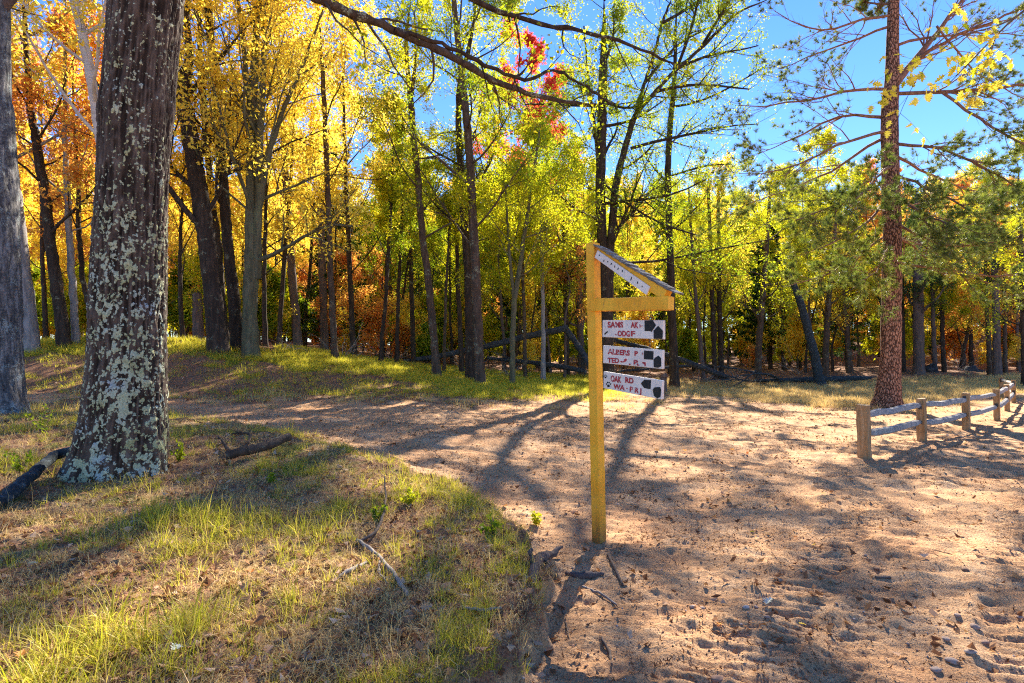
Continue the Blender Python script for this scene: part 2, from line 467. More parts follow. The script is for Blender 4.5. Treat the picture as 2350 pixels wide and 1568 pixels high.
def build_ground():
    ang = np.concatenate([np.linspace(-64, 64, 500), np.linspace(72, 288, 34)]) * math.pi / 180
    r = np.concatenate([[.25, .5, .8, 1.1, 1.4, 1.7], np.exp(np.arange(math.log(1.9), math.log(14), .0040)),
                        np.exp(np.arange(math.log(14), math.log(105), .0125)), [115, 135, 170, 230, 320, 450, 650, 950]])
    A, Rr = np.meshgrid(ang, r)
    X = np.sin(A) * Rr; Y = np.cos(A) * Rr
    Z = gz(X.ravel(), Y.ravel()).reshape(X.shape)
    V = np.stack([X, Y, Z], -1).reshape(-1, 3)
    nr, na = X.shape
    idx = np.arange(nr * na).reshape(nr, na)
    q = np.stack([idx[:-1], np.roll(idx, -1, 1)[:-1], np.roll(idx, -1, 1)[1:], idx[1:]], -1).reshape(-1, 4)[:, ::-1]
    sand, gr, st = masks(X.ravel(), Y.ravel())
    fs = sand[q].mean(1); cy = V[q][:, :, 1].mean(1); sh = shelf(V[q][:, :, 0].mean(1), V[q][:, :, 1].mean(1))
    beyond = sd_line(FOOT, V[q][:, :, 0].mean(1), V[q][:, :, 1].mean(1)) > 0
    kind = np.where(fs > .5, 0, np.where(~beyond, 1, np.where(np.hypot(V[q][:, :, 0].mean(1), cy) < 42, 2, 3)))
    cent = np.array([0.0, 0.0, CP[:, 2].min()])
    for k, nm in enumerate(['sandy_track', 'grassy_shelf', 'grassy_bank', 'forest_floor']):
        qs = q[kind == k]
        u, inv = np.unique(qs.ravel(), return_inverse=True)
        me = bpy.data.meshes.new(nm)
        me.vertices.add(len(u)); me.vertices.foreach_set('co', V[u].astype(np.float32).ravel())
        me.loops.add(qs.size); me.loops.foreach_set('vertex_index', inv.astype(np.int32).ravel())
        me.polygons.add(len(qs)); me.polygons.foreach_set('loop_start', (np.arange(len(qs)) * 4).astype(np.int32))
        me.polygons.foreach_set('use_smooth', np.ones(len(qs), bool))
        for an, arr in (('sand', sand), ('green', gr), ('straw', st)):
            a = me.attributes.new(an, 'FLOAT', 'POINT'); a.data.foreach_set('value', arr[u].astype(np.float32))
        me.materials.append(M_GROUND); me.update(calc_edges=True)
        tag(mesh_obj(nm, me), kind='structure')

def ground_material():
    m, nt, out = mat('ground')
    co = objco(nt)
    n1 = noise(nt, co, 1.3, 6, .65); n2 = noise(nt, co, 14, 6, .7); n3 = noise(nt, co, 70, 4, .7); n4 = noise(nt, co, 240, 2, .6)
    sand = ramp(nt, [(.25, (.38, .168, .078)), (.5, (.60, .342, .170)), (.75, (.83, .585, .355))], math_(nt, 'ADD', math_(nt, 'MULTIPLY', n1, .6), math_(nt, 'MULTIPLY', n2, .4)))
    # dark specks: bits of bark and needles trodden into the sand
    sp = ramp(nt, [(.51, 0.0), (.56, 1.0)], n3)
    sp2 = ramp(nt, [(.38, .15), (.62, .85)], n2)
    sand = mixc(nt, math_(nt, 'MULTIPLY', sp, sp2), sand, (.13, .065, .045))
    sand = mixc(nt, ramp(nt, [(.64, 0.0), (.70, .5)], n4), sand, (.78, .68, .58))
    lit = ramp(nt, [(.36, (.07, .033, .02)), (.5, (.24, .12, .072)), (.62, (.38, .22, .13)), (.8, (.56, .40, .27))], math_(nt, 'ADD', math_(nt, 'MULTIPLY', n2, .45), math_(nt, 'MULTIPLY', n3, .6)))
    grn = ramp(nt, [(.3, (.05, .06, .014)), (.5, (.15, .17, .03)), (.7, (.32, .29, .07))], math_(nt, 'ADD', math_(nt, 'MULTIPLY', n2, .5), math_(nt, 'MULTIPLY', n3, .5)))
    stw = ramp(nt, [(.3, (.16, .10, .05)), (.5, (.34, .23, .12)), (.7, (.52, .38, .23))], math_(nt, 'ADD', math_(nt, 'MULTIPLY', n2, .5), math_(nt, 'MULTIPLY', n3, .5)))
    def at_(nm):
        a = nd(nt, 'ShaderNodeAttribute', attribute_name=nm)
        return ramp(nt, [(.32, 0.0), (.68, 1.0)], math_(nt, 'ADD', a.outputs['Fac'], math_(nt, 'MULTIPLY', math_(nt, 'SUBTRACT', n2, .5), .5)))
    c = mixc(nt, at_('green'), lit, grn)
    c = mixc(nt, at_('straw'), c, stw)
    c = mixc(nt, at_('sand'), c, sand)
    h = math_(nt, 'ADD', math_(nt, 'MULTIPLY', n2, .6), math_(nt, 'MULTIPLY', n3, .5))
    finish(nt, out, c, .95, h, 1.0, .035, .1)
    return m
M_GROUND = ground_material()
build_ground()

# ---------------------------------------------------------------- scattering with geometry nodes (uncountable ground cover only)
def scatter(name, pts, rots, scl, idx, variants, label, cat):
    me = bpy.data.meshes.new(name)
    me.vertices.add(len(pts)); me.vertices.foreach_set('co', np.asarray(pts, np.float32).ravel())
    a = me.attributes.new('rot', 'FLOAT_VECTOR', 'POINT'); a.data.foreach_set('vector', np.asarray(rots, np.float32).ravel())
    a = me.attributes.new('scl', 'FLOAT', 'POINT'); a.data.foreach_set('value', np.asarray(scl, np.float32))
    a = me.attributes.new('pick', 'INT', 'POINT'); a.data.foreach_set('value', np.asarray(idx, np.int32))
    o = mesh_obj(name, me)
    c = bpy.data.collections.new(name + '_kinds')
    for v in variants: c.objects.link(v)
    ng = bpy.data.node_groups.new(name, 'GeometryNodeTree')
    ng.interface.new_socket('Geometry', in_out='INPUT', socket_type='NodeSocketGeometry')
    ng.interface.new_socket('Geometry', in_out='OUTPUT', socket_type='NodeSocketGeometry')
    N = ng.nodes; gi = N.new('NodeGroupInput'); go = N.new('NodeGroupOutput')
    ci = N.new('GeometryNodeCollectionInfo'); ci.inputs['Collection'].default_value = c
    ci.inputs['Separate Children'].default_value = True; ci.inputs['Reset Children'].default_value = True
    ip = N.new('GeometryNodeInstanceOnPoints'); ip.inputs['Pick Instance'].default_value = True
    def na(nm, ty):
        n = N.new('GeometryNodeInputNamedAttribute'); n.data_type = ty; n.inputs['Name'].default_value = nm
        return [s for s in n.outputs if s.enabled and s.name == 'Attribute'][0]
    er = N.new('FunctionNodeEulerToRotation')
    L = ng.links
    L.new(gi.outputs[0], ip.inputs['Points']); L.new(ci.outputs[0], ip.inputs['Instance'])
    L.new(na('pick', 'INT'), ip.inputs['Instance Index'])
    L.new(na('rot', 'FLOAT_VECTOR'), er.inputs[0]); L.new(er.outputs[0], ip.inputs['Rotation'])
    L.new(na('scl', 'FLOAT'), ip.inputs['Scale']); L.new(ip.outputs[0], go.inputs[0])
    md = o.modifiers.new('scatter', 'NODES'); md.node_group = ng
    return tag(o, label, cat, kind='stuff')

def blades(n, hmin, hmax, spread, lean, width, curl=.8, rng=RNG):
    """curved grass blades as narrow strips"""
    a = rng.uniform(0, 2 * np.pi, n); r = spread * np.sqrt(rng.uniform(0, 1, n))
    base = np.stack([r * np.cos(a), r * np.sin(a), np.full(n, -.01)], 1)
    az = a + rng.normal(0, .8, n); h = rng.uniform(hmin, hmax, n); ln = np.abs(rng.normal(lean, lean * .5, n))
    K = 4; t = np.linspace(0, 1, K)
    th_ = ln[:, None] * (t[None] ** 1.0) * curl * 1.6
    seg = h[:, None] / (K - 1)
    dx = np.concatenate([np.zeros((n, 1)), np.cumsum(np.sin(th_[:, 1:]) * seg, 1)], 1)
    dz = np.concatenate([np.zeros((n, 1)), np.cumsum(np.cos(th_[:, 1:]) * seg, 1)], 1)
    P = base[:, None, :] + np.stack([dx * np.cos(az)[:, None], dx * np.sin(az)[:, None], dz], -1)
    w = width * rng.uniform(.6, 1.3, n)[:, None] * np.array([1, .9, .6, .08])[None]
    fa = az + np.pi / 2 + rng.normal(0, .5, n)
    S = np.stack([np.cos(fa), np.sin(fa), 0 * fa], 1)[:, None, :] * w[:, :, None]
    V = np.stack([P - S, P + S], 2)
    idx = np.arange(n * K * 2).reshape(n, K, 2)
    q = np.stack([idx[:, :-1, 0], idx[:, :-1, 1], idx[:, 1:, 1], idx[:, 1:, 0]], -1).reshape(-1, 4)
    return V.reshape(-1, 3), q, np.repeat(rng.uniform(0, 1, n), K - 1)

def tuft_objs(nm, m, k, **kw):
    r = []
    for i in range(k):
        mb = MB(); v, q, a = blades(**kw); mb.add(v, q, 0, a)
        r.append(bpy.data.objects.new('%s_%02d' % (nm, i), mb.mesh(nm, [m])))
    return r
V_GRN = tuft_objs('green_tuft', G_GRN, 5, n=20, hmin=.05, hmax=.19, spread=.04, lean=1.1, width=.0022)
V_STR = tuft_objs('dry_tuft', G_STR, 5, n=24, hmin=.03, hmax=.12, spread=.08, lean=2.2, width=.0019)
V_MEA = tuft_objs('meadow_tuft', G_MEA, 4, n=34, hmin=.08, hmax=.30, spread=.20, lean=1.0, width=.0042)
V_MES = tuft_objs('meadow_dry_tuft', G_STR, 4, n=30, hmin=.10, hmax=.36, spread=.20, lean=.9, width=.0048)
V_STM = tuft_objs('stem', G_STR, 4, n=2, hmin=.25, hmax=.7, spread=.03, lean=1.7, width=.0011)

def polar_pts(n, r0, r1, a0=-48, a1=48, p=0.0):
    a = np.radians(RNG.uniform(a0, a1, n)); u = RNG.uniform(0, 1, n)
    r = r0 * (r1 / r0) ** u if p == 0 else (r0 ** p + u * (r1 ** p - r0 ** p)) ** (1 / p)
    return np.sin(a) * r, np.cos(a) * r

def cover():
    # shelf in front: green and dry tufts
    X, Y = polar_pts(60000, 1.7, 15, -60, 50, .6)
    sh = shelf(X, Y) * (sd_line(FOOT, X, Y) < 0); n = fbm2(X * 1.1, Y * 1.1, 3, 90); n2 = fbm2(X * 4, Y * 4, 2, 91)
    for (x, y, r) in CLEAR:
        sh = np.where(np.hypot(X - x, Y - y) < r, 0, sh)
    edge = np.exp(-(edge_sd(X, Y) - .12) ** 2 / .05)
    g = (RNG.uniform(0, 1, len(X)) < (.09 + .15 * sstep(-.2, 1.0, n) + .18 * sstep(-.1, .8, n2) + .38 * edge) * (sh > .45)) & (n2 + n + .5 * edge > -.25) & ((Y > 3.8) | (X > -.9) | (RNG.uniform(0, 1, len(X)) < .6))
    d = (RNG.uniform(0, 1, len(X)) < .46 * (.35 + .65 * sstep(.5, -.6, n2))) * (sh > .5) & ~g
    for m, vs, nm, lb in ((g, V_GRN, 'green_grass', 'tufts of green grass on the near grassy shelf'), (d, V_STR, 'dry_grass', 'matted dry straw grass on the near grassy shelf')):
        x, y = X[m], Y[m]; k = len(x)
        s = RNG.uniform(.45, 1.0, k) * (1 + .04 * y)
        if vs is V_GRN: s *= .7 + .6 * sstep(-.2, 1, n[m])
        rot = np.stack([RNG.normal(0, .15, k), RNG.normal(0, .15, k), RNG.uniform(0, 6.28, k)], 1)
        scatter(nm, np.stack([x, y, gz(x, y)], 1), rot, s, RNG.integers(0, len(vs), k), vs, lb, 'grass')
    x, y = polar_pts(2000, 1.6, 14, -60, 50, .8); m = shelf(x, y) > .6; x, y = x[m], y[m]; k = len(x)
    scatter('straw_stems', np.stack([x, y, gz(x, y)], 1), np.stack([RNG.normal(0, .4, k), RNG.normal(0, .4, k), RNG.uniform(0, 6.28, k)], 1), RNG.uniform(.5, 1.2, k), RNG.integers(0, 4, k), V_STM, 'long pale straw stems arching over the grassy shelf', 'grass')
    # meadow and banks beyond the track
    X, Y = polar_pts(150000, 15, 60, -52, 46, .7)
    sand, gr, st = masks(X, Y)
    g = RNG.uniform(0, 1, len(X)) < gr * .85; s_ = (RNG.uniform(0, 1, len(X)) < st * .55 + .05 * (sand > .1) * (sand < .8)) & ~g
    for m, vs, nm, lb in ((g, V_MEA, 'meadow_grass', 'yellow green grass on the bank beyond the track'), (s_, V_MES, 'meadow_straw', 'tan dry grass between the sand and the woods')):
        x, y = X[m], Y[m]; k = len(x)
        scatter(nm, np.stack([x, y, gz(x, y)], 1), np.stack([RNG.normal(0, .1, k), RNG.normal(0, .1, k), RNG.uniform(0, 6.28, k)], 1), RNG.uniform(.45, 1.1, k), RNG.integers(0, 4, k), vs, lb, 'grass')
    # sparse tufts on the sand
    x, y = polar_pts(9000, 4, 24, -40, 42, .8); sand, _, _ = masks(x, y); n = fbm2(x * .7, y * .7, 3, 95)
    m = (sand > .5) & (n > .45) & (RNG.uniform(0, 1, len(x)) < .35); x, y = x[m], y[m]; k = len(x)
    scatter('sand_tufts', np.stack([x, y, gz(x, y)], 1), np.stack([RNG.normal(0, .2, k), RNG.normal(0, .2, k), RNG.uniform(0, 6.28, k)], 1), RNG.uniform(.3, .8, k), RNG.integers(0, 5, k), V_STR, 'thin wisps of dry grass in the sand', 'grass')

def flakes(X, Y, L, W, lift=.004, tilt=.5, Z=None):
    n = len(X); a = RNG.uniform(0, 2 * np.pi, n)
    nrm = norm(np.stack([RNG.normal(0, tilt, n), RNG.normal(0, tilt, n), np.ones(n)], 1))
    d = np.stack([np.cos(a), np.sin(a), 0 * a], 1); d = norm(d - nrm * (d * nrm).sum(1, keepdims=True)); s = np.cross(nrm, d)
    z = gz(X, Y) if Z is None else Z
    c = np.stack([X, Y, z + lift + np.asarray(L) * tilt * .25], 1)
    L = np.asarray(L)[:, None]; W = np.asarray(W)[:, None]; cu = nrm * L * RNG.uniform(.05, .35, (n, 1))
    V = np.stack([c - d * L * .5 + cu, c - d * L * .1 - s * W * .5, c + d * L * .5 + cu, c + d * L * .1 + s * W * .5], 1)
    return V.reshape(-1, 3), np.arange(4 * n).reshape(n, 4)

def litter():
    # curled fallen leaves on the shelf and banks
    X, Y = polar_pts(30000, 1.7, 24, -60, 48, .5)
    sand, gr, st = masks(X, Y); n = fbm2(X * 2, Y * 2, 3, 97)
    m = RNG.uniform(0, 1, len(X)) < np.where(sand > .5, .10 + .40 * (n > .4), .75)
    X, Y = X[m], Y[m]; L = (.014 + .055 * RNG.uniform(0, 1, len(X)) ** 1.6) * (1 + .04 * Y)
    mb = MB(); v, q = flakes(X, Y, L, L * RNG.uniform(.4, .8, len(X)), .006, .55)
    mb.add(v, q, 0, RNG.uniform(0, 1, len(X)) ** 1.1)
    tag(mb.obj('fallen_leaves', L_LIT, smooth=False), 'small curled brown tan and orange leaves strewn over the ground', 'leaves', kind='stuff')
    X, Y = polar_pts(4200, 1.7, 11, -60, 34, .4); m = (shelf(X, Y) > .4) | (RNG.uniform(0, 1, len(X)) < .05); X, Y = X[m], Y[m]; k = len(X)
    LV = [bpy.data.objects.new('litter_leaf_%02d' % i, leaf_mesh('litter_leaf', L_LIT, 1.0, (.25, .5, .35, .15, .45, .3)[i], 200 + i, lv=(.55, .72, .85, .62, .95, .78)[i])) for i in range(6)]
    scatter('curled_leaves', np.stack([X, Y, gz(X, Y) + .012], 1), np.stack([RNG.normal(0, .5, k), RNG.normal(0, .5, k), RNG.uniform(0, 6.28, k)], 1), RNG.uniform(.03, .075, k), RNG.choice(6, k, p=[.26, .24, .2, .15, .05, .1]), LV, 'curled lobed oak leaves caught in the grass of the near shelf', 'leaves')
    # pine needles, bark chips and twig bits, thickest along the sand's drift lines
    X, Y = polar_pts(110000, 2.0, 26, -52, 50, .5)
    sand, gr, st = masks(X, Y); n = fbm2(X * 1.3, Y * 1.3, 4, 98)
    m = RNG.uniform(0, 1, len(X)) < np.where(sand > .5, .16 + .84 * sstep(.05, .75, n), .55)
    X, Y = X[m], Y[m]; L = (.006 + .034 * RNG.uniform(0, 1, len(X)) ** 1.8) * (1 + .10 * Y)
    mb = MB(); v, q = flakes(X, Y, L, np.minimum(L * RNG.uniform(.08, .5, len(X)), .004 + .0015 * Y), .003, .25)
    mb.add(v, q, 0, RNG.uniform(0, .55, len(X)))
    tag(mb.obj('needle_litter', L_LIT, smooth=False), 'dark pine needles and bark chips trodden into the sand', 'litter', kind='stuff')
    # clods and grit
    X, Y = polar_pts(7000, 2.0, 16, -40, 50, .6)
    sand, gr, st = masks(X, Y); m = sand > .6; X, Y = X[m], Y[m]; k = len(X)
    r = RNG.uniform(.002, .008, k) * (1 + RNG.uniform(0, 1, k) ** 6 * 1.2)
    z = gz(X, Y)
    o = np.array([(1, 0, 0), (0, 1, 0), (-1, 0, 0), (0, -1, 0), (0, 0, .8), (0, 0, -.5)])
    V = np.stack([X, Y, z + r * .3], 1)[:, None, :] + o[None] * r[:, None, None] * RNG.uniform(.6, 1.3, (k, 6, 1))
    t = np.array([(0, 1, 4), (1, 2, 4), (2, 3, 4), (3, 0, 4), (1, 0, 5), (2, 1, 5), (3, 2, 5), (0, 3, 5)])
    f = (np.arange(k)[:, None, None] * 6 + t[None]).reshape(-1, 3)
    mb = MB(); mb.add(V.reshape(-1, 3), f, 0, np.repeat(RNG.uniform(0, 1, k), 8))
    tag(mb.obj('grit', M_STONE, smooth=True), 'sand clods and grit scattered over the track', 'grit', kind='stuff')

def stone_mat():
    m, nt, out = mat('stone')
    a = nd(nt, 'ShaderNodeAttribute', attribute_name='lv')
    c = ramp(nt, [(0, (.16, .085, .055)), (.55, (.34, .20, .14)), (.8, (.42, .31, .25)), (1, (.52, .46, .42))], a.outputs['Fac'])
    n = noise(nt, objco(nt), 60, 4, .7)
    finish(nt, out, mixc(nt, .5, c, ramp(nt, [(.3, .55), (.7, 1.0)], n), 'MULTIPLY'), .85, n, .4, .005)
    return m
M_STONE = stone_mat()

# ---------------------------------------------------------------- trees
def resample(P, k):
    P = np.asarray(P, float); s = np.concatenate([[0], np.cumsum(np.linalg.norm(np.diff(P, axis=0), axis=1))])
    t = np.linspace(0, s[-1], k)
    # smooth through the points
    out = np.stack([np.interp(t, s, P[:, i]) for i in range(P.shape[1])], 1)
    for _ in range(2):
        out[1:-1] = (out[:-2] + 2 * out[1:-1] + out[2:]) / 4
    return out

def grow(starts, dirs, L, R, K, rng, wig=.12, up=.25, taper=.75, sag=0.0):
    """N curved branches: starts (N,3), unit dirs (N,3), lengths (N,), base radii (N,)"""
    n = len(starts); P = np.empty((n, K, 3)); P[:, 0] = starts; d = dirs.copy(); seg = L / (K - 1)
    for i in range(1, K):
        d = norm(d + rng.normal(0, wig, (n, 3)) + np.array([0, 0, up - sag * i / K]))
        P[:, i] = P[:, i - 1] + d * seg[:, None]
    t = np.linspace(0, 1, K)
    return P, R[:, None] * (1 - taper * t)[None]

def children(P, R, per, t0, t1, Lf, Rf, rng, spread=1.0, upb=.15, Lbase=None):
    """branch off parent curves: returns starts, dirs, lengths, radii, parent index"""
    N, K, _ = P.shape
    pi = np.repeat(np.arange(N), per); n = len(pi)
    t = rng.uniform(t0, t1, n) * (K - 1); i = np.minimum(t.astype(int), K - 2); f = (t - i)[:, None]
    s = P[pi, i] * (1 - f) + P[pi, i + 1] * f
    tg = norm(P[pi, i + 1] - P[pi, i])
    r = R[pi, i] * (1 - f[:, 0]) + R[pi, i + 1] * f[:, 0]
    rn = rng.normal(0, 1, (n, 3)); rn = norm(rn - tg * (rn * tg).sum(1, keepdims=True))
    d = norm(tg + rn * spread * rng.uniform(.6, 1.3, (n, 1)) + np.array([0, 0, upb]))
    PL = np.linalg.norm(np.diff(P, axis=1), axis=2).sum(1)[pi]
    L = PL * Lf * (1.15 - .6 * t / (K - 1)) * rng.uniform(.6, 1.2, n)
    return s, d, L, np.minimum(r * Rf, r * .9), pi

def leaves_on(P, per, size, rng, spread=.5, flat_=.6, droop=.3, jit=.13, quad=False):
    N, K, _ = P.shape
    n = N * per; pi = np.repeat(np.arange(N), per)
    t = rng.uniform(.1, 1.0, n) * (K - 1); i = np.minimum(t.astype(int), K - 2); f = (t - i)[:, None]
    s = P[pi, i] * (1 - f) + P[pi, i + 1] * f + rng.normal(0, jit, (n, 3))
    tg = norm(P[pi, i + 1] - P[pi, i])
    d = norm(tg * .5 + rng.normal(0, spread, (n, 3)) + np.array([0, 0, -droop]))
    nr = norm(rng.normal(0, 1, (n, 3)) * (1 - flat_) + np.array([0, 0, flat_]) + rng.normal(0, .2, (n, 3)))
    sd = norm(np.cross(d, nr)); nr = np.cross(sd, d)
    L = size * rng.uniform(.6, 1.3, (n, 1)); W = L * rng.uniform(.32, .46, (n, 1))
    tw = rng.uniform(0, 1, N)[pi]
    lv = np.clip(.55 * rng.uniform(0, 1, n) + .45 * tw, 0, 1)
    if quad:
        V = np.stack([s, s + d * L * .5 - sd * W + nr * L * .12, s + d * L - nr * L * .1, s + d * L * .5 + sd * W + nr * L * .12], 1)
        return V.reshape(-1, 3), np.arange(4 * n).reshape(n, 4), lv
    k = rng.uniform(-.5, .5, (n, 1))
    V = np.stack([s - sd * W * (1 + k), s + sd * W * (1 - k) + nr * L * .1, s + d * L + sd * W * k], 1)
    return V.reshape(-1, 3), np.arange(3 * n).reshape(n, 3), lv

def sides_for(r): return 14 if r > .25 else 10 if r > .12 else 7

def trunk_limbs(trunk, trad, n, h0, h1, L, rng, ang=(.5, 1.1), rf=.35, prof=None, az0=None):
    """n limb starts along trunk polyline heights h0..h1 (z, world)"""
    z = np.sort(rng.uniform(0, 1, n)) if n else np.zeros(0)
    z = (np.arange(n) + rng.uniform(.1, .9, n)) / max(n, 1)
    zz = h0 + (h1 - h0) * z
    tz = trunk[:, 2]
    s = np.stack([np.interp(zz, tz, trunk[:, k]) for k in range(3)], 1)
    r = np.interp(zz, tz, trad)
    az = np.arange(n) * 2.39996 + rng.normal(0, .4, n) + (rng.uniform(0, 6.28) if az0 is None else az0)
    el = rng.uniform(ang[0], ang[1], n) * (1 - .0 * z)
    d = np.stack([np.cos(az) * np.cos(el), np.sin(az) * np.cos(el), np.sin(el)], 1)
    pr = (1 - .55 * z) if prof is None else prof(z)
    return s, d, L * pr * rng.uniform(.75, 1.2, n), r * rf * rng.uniform(.7, 1.2, n)

KINDS = {
    'maple':  dict(nl=17, n2=8, n3=7, nlf=15, leaf=.128, ang=(.35, .95), up=.10, L=.30, h0=.22, flat=.6, lf3=.5),
    'slim':   dict(nl=15, n2=7, n3=6, nlf=18, leaf=.10, ang=(.3, .9), up=.10, L=.22, h0=.28, flat=.55, lf3=.55),
    'oak':    dict(nl=17, n2=8, n3=8, nlf=17, leaf=.095, ang=(.05, .8), up=.10, L=.36, h0=.25, flat=.5, lf3=.5),
    'sparse': dict(nl=14, n2=7, n3=7, nlf=12, leaf=.095, ang=(.1, .9), up=.12, L=.24, h0=.25, flat=.5, lf3=.5),
    'bare':   dict(nl=12, n2=4, n3=3, nlf=0, leaf=.1, ang=(.1, .8), up=.10, L=.16, h0=.2, flat=.5, lf3=.5),
}
TOTAL = [0]
def crown_parts(P1, R1, k, rng, leafscale=1.0, dens=1.0, low=None):
    n = k['n2']
    s, d, L, r, pi2 = children(P1, R1, n, .22, 1.0, .52, .55, rng, .9, .12)
    P2, R2 = grow(s, d, L, np.maximum(r, .006), 5, rng, .16, .06)
    s, d, L, r, pi3 = children(P2, R2, k['n3'], .15, 1.0, k['lf3'], .6, rng, 1.0, .05)
    L = np.maximum(L, .25)
    P3, R3 = grow(s, d, L, np.maximum(r * .7, .004), 3, rng, .2, .0)
    return P2, R2, pi2, P3, R3, pi3

def build_tree(name, label, cat, group, base, polys, bark, leafmat, kind='maple', seed=0, h0=None, dens=1.0, leaf=None,
               Lsc=1.0, hero=False, extra=None, nl=None, top=None, htop=None, ang=None, sides=None, relief=0.03):
    """polys: list of (points (n,3), radii (n,)) in world space; the first is the main stem"""
    rng = np.random.default_rng(seed + 100)
    k = dict(KINDS[kind])
    if leafmat in (L_YEL, L_ORG) and base[1] > 5: dens = dens * .5
    base = np.asarray(base, float)
    if nl is not None: k['nl'] = nl
    root = empty(name, base); tag(root, label, cat, group)
    tr = MB(); stems = []
    for P, R in polys:
        PR = resample(np.concatenate([np.asarray(P, float), np.asarray(R, float)[:, None]], 1), max(14, int(len(P) * 5)))
        P_, R_ = PR[:, :3], PR[:, 3]
        P_[1:-1, :2] += rng.normal(0, .012, (len(P_) - 2, 2)) * (1 + 0 * P_[1:-1, :2])
        stems.append((P_, R_))
        sd = sides or sides_for(R_[0])
        v, q = tubes(P_[None], (R_ * (1 + rng.normal(0, .035, len(R_))))[None], sd)
        tr.add(v, q)
    tr.obj('trunk', bark, root, off=base)
    P1s, R1s = [], []
    for si, (P, R) in enumerate(stems):
        zt, zb = P[-1, 2], P[0, 2]
        H = stems[0][0][-1, 2] - stems[0][0][0, 2]
        a = zb + (h0 if (h0 is not None and si == 0) else (k['h0'] * H if si == 0 else .15 * (zt - zb)))
        n = max(3, int(k['nl'] * (zt - a) / (H * .8)))
        order = np.argsort(P[:, 2])
        s, d, L, r = trunk_limbs(P[order], R[order], n, a, zt * .99 + zb * .01, k['L'] * H * Lsc, rng, ang or k['ang'])
        p1, r1 = grow(s, d, L, np.clip(r, .012, .16), 7, rng, .13, k['up'])
        P1s.append(p1); R1s.append(r1)
        # leader twigs at the tip
    if extra:
        for P, R in extra:
            PR = resample(np.concatenate([np.asarray(P, float), np.asarray(R, float)[:, None]], 1), 7)
            P1s.append(PR[None, :, :3]); R1s.append(PR[None, :, 3])
    P1 = np.concatenate(P1s); R1 = np.concatenate(R1s)
    P2, R2, pi2, P3, R3, pi3 = crown_parts(P1, R1, k, rng)
    if hero:
        for i in range(len(P1)):
            mb = MB(); v, q = tubes(P1[i:i + 1], R1[i:i + 1], 7); mb.add(v, q)
            m = pi2 == i
            if m.any():
                v, q = tubes(P2[m], R2[m], 4); mb.add(v, q)
            mb.obj('branch', bark, root, off=base)
    else:
        mb = MB(); v, q = tubes(P1, R1, 6); mb.add(v, q); v, q = tubes(P2, R2, 3); mb.add(v, q)
        mb.obj('limbs', bark, root, off=base)
    cr = MB(); v, q = tubes(P3, R3, 3); cr.add(v, q, 0)
    if k['nlf']:
        nlf = max(1, int(round(k['nlf'] * dens)))
        v, q, lv = leaves_on(P3, nlf, leaf or k['leaf'], rng, flat_=k['flat']); cr.add(v, q, 1, lv)
        v, q, lv = leaves_on(P2, max(1, nlf // 2), leaf or k['leaf'], rng, flat_=k['flat']); cr.add(v, q, 1, lv)
    cr.obj('crown', [B_TWG, leafmat], root, smooth=False, off=base)
    return root

def stem_from_px(pts, d, H=None, flare=1.25, base=True, dd=0.0, top_r=.02):
    """pts: (px, py, width_px) from base up, at depth d. Extends the stem above the frame to height H."""
    P = []; R = []
    for i, (px, py, w) in enumerate(pts):
        dz = d + dd * i / max(1, len(pts) - 1)
        p = at(px, py, dz); P.append(p); R.append(w * .46 * dz / FPX)
    P = np.array(P); R = np.array(R)
    if base:
        g = th1(P[0, 0], P[0, 1]); P[0, 2] = g - .12
        s0 = P[0].copy(); s1 = P[0] + (P[1] - P[0]) * min(.35 / max(P[1, 2] - P[0, 2], .4), .5)
        P = np.concatenate([[s0], [s1], P[1:]]); R = np.concatenate([[R[0] * flare], [R[0]], R[1:]])
    if H is not None:
        zt = P[0, 2] + H
        if P[-1, 2] < zt - .5:
            dr = P[-1] - P[-3 if len(P) > 3 else 0]; dr = dr / max(dr[2], .3); dr[:2] *= .6
            n = 4; hz = (zt - P[-1, 2])
            E = np.array([P[-1] + dr * hz * (j / n) for j in range(1, n + 1)])
            ER = R[-1] * (1 - np.arange(1, n + 1) / n) + top_r * np.arange(1, n + 1) / n
            P = np.concatenate([P, E]); R = np.concatenate([R, ER])
        else:
            R[-1] = top_r
    # keep z increasing
    return P, R

def T(name, label, cat, group, d, pts, H, bark, leafm, kind, forks=(), **kw):
    P, R = stem_from_px(pts, d, H)
    polys = [(P, R)]
    for f in forks:
        FH = None
        fp, fr = stem_from_px(f, d, None, base=False, dd=random.uniform(-1, 1) * .6)
        if f[-1][1] < 60:
            dr = fp[-1] - fp[-2]; dr = dr / np.linalg.norm(dr)
            ext = max(0.0, min(.35 * H, P[0, 2] + H * .95 - fp[-1, 2]))
            fp = np.concatenate([fp, [fp[-1] + dr * ext * .5, fp[-1] + dr * ext]]); fr = np.concatenate([fr, [fr[-1] * .6, .02]])
        polys.append((fp, fr))
    extra = kw.pop('extra_px', None)
    if extra:
        kw['extra'] = [(np.array([at(px, py, d + dz) for px, py, w, dz in e]), np.array([w * .5 * d / FPX for px, py, w, dz in e])) for e in extra]
    return build_tree(name, label, cat, group, (P[0, 0], P[0, 1], P[0, 2]), polys, bark, leafm, kind, seed=int(abs(pts[0][0])) % 1000, **kw)

CLEAR = []          # trunk feet kept free of grass

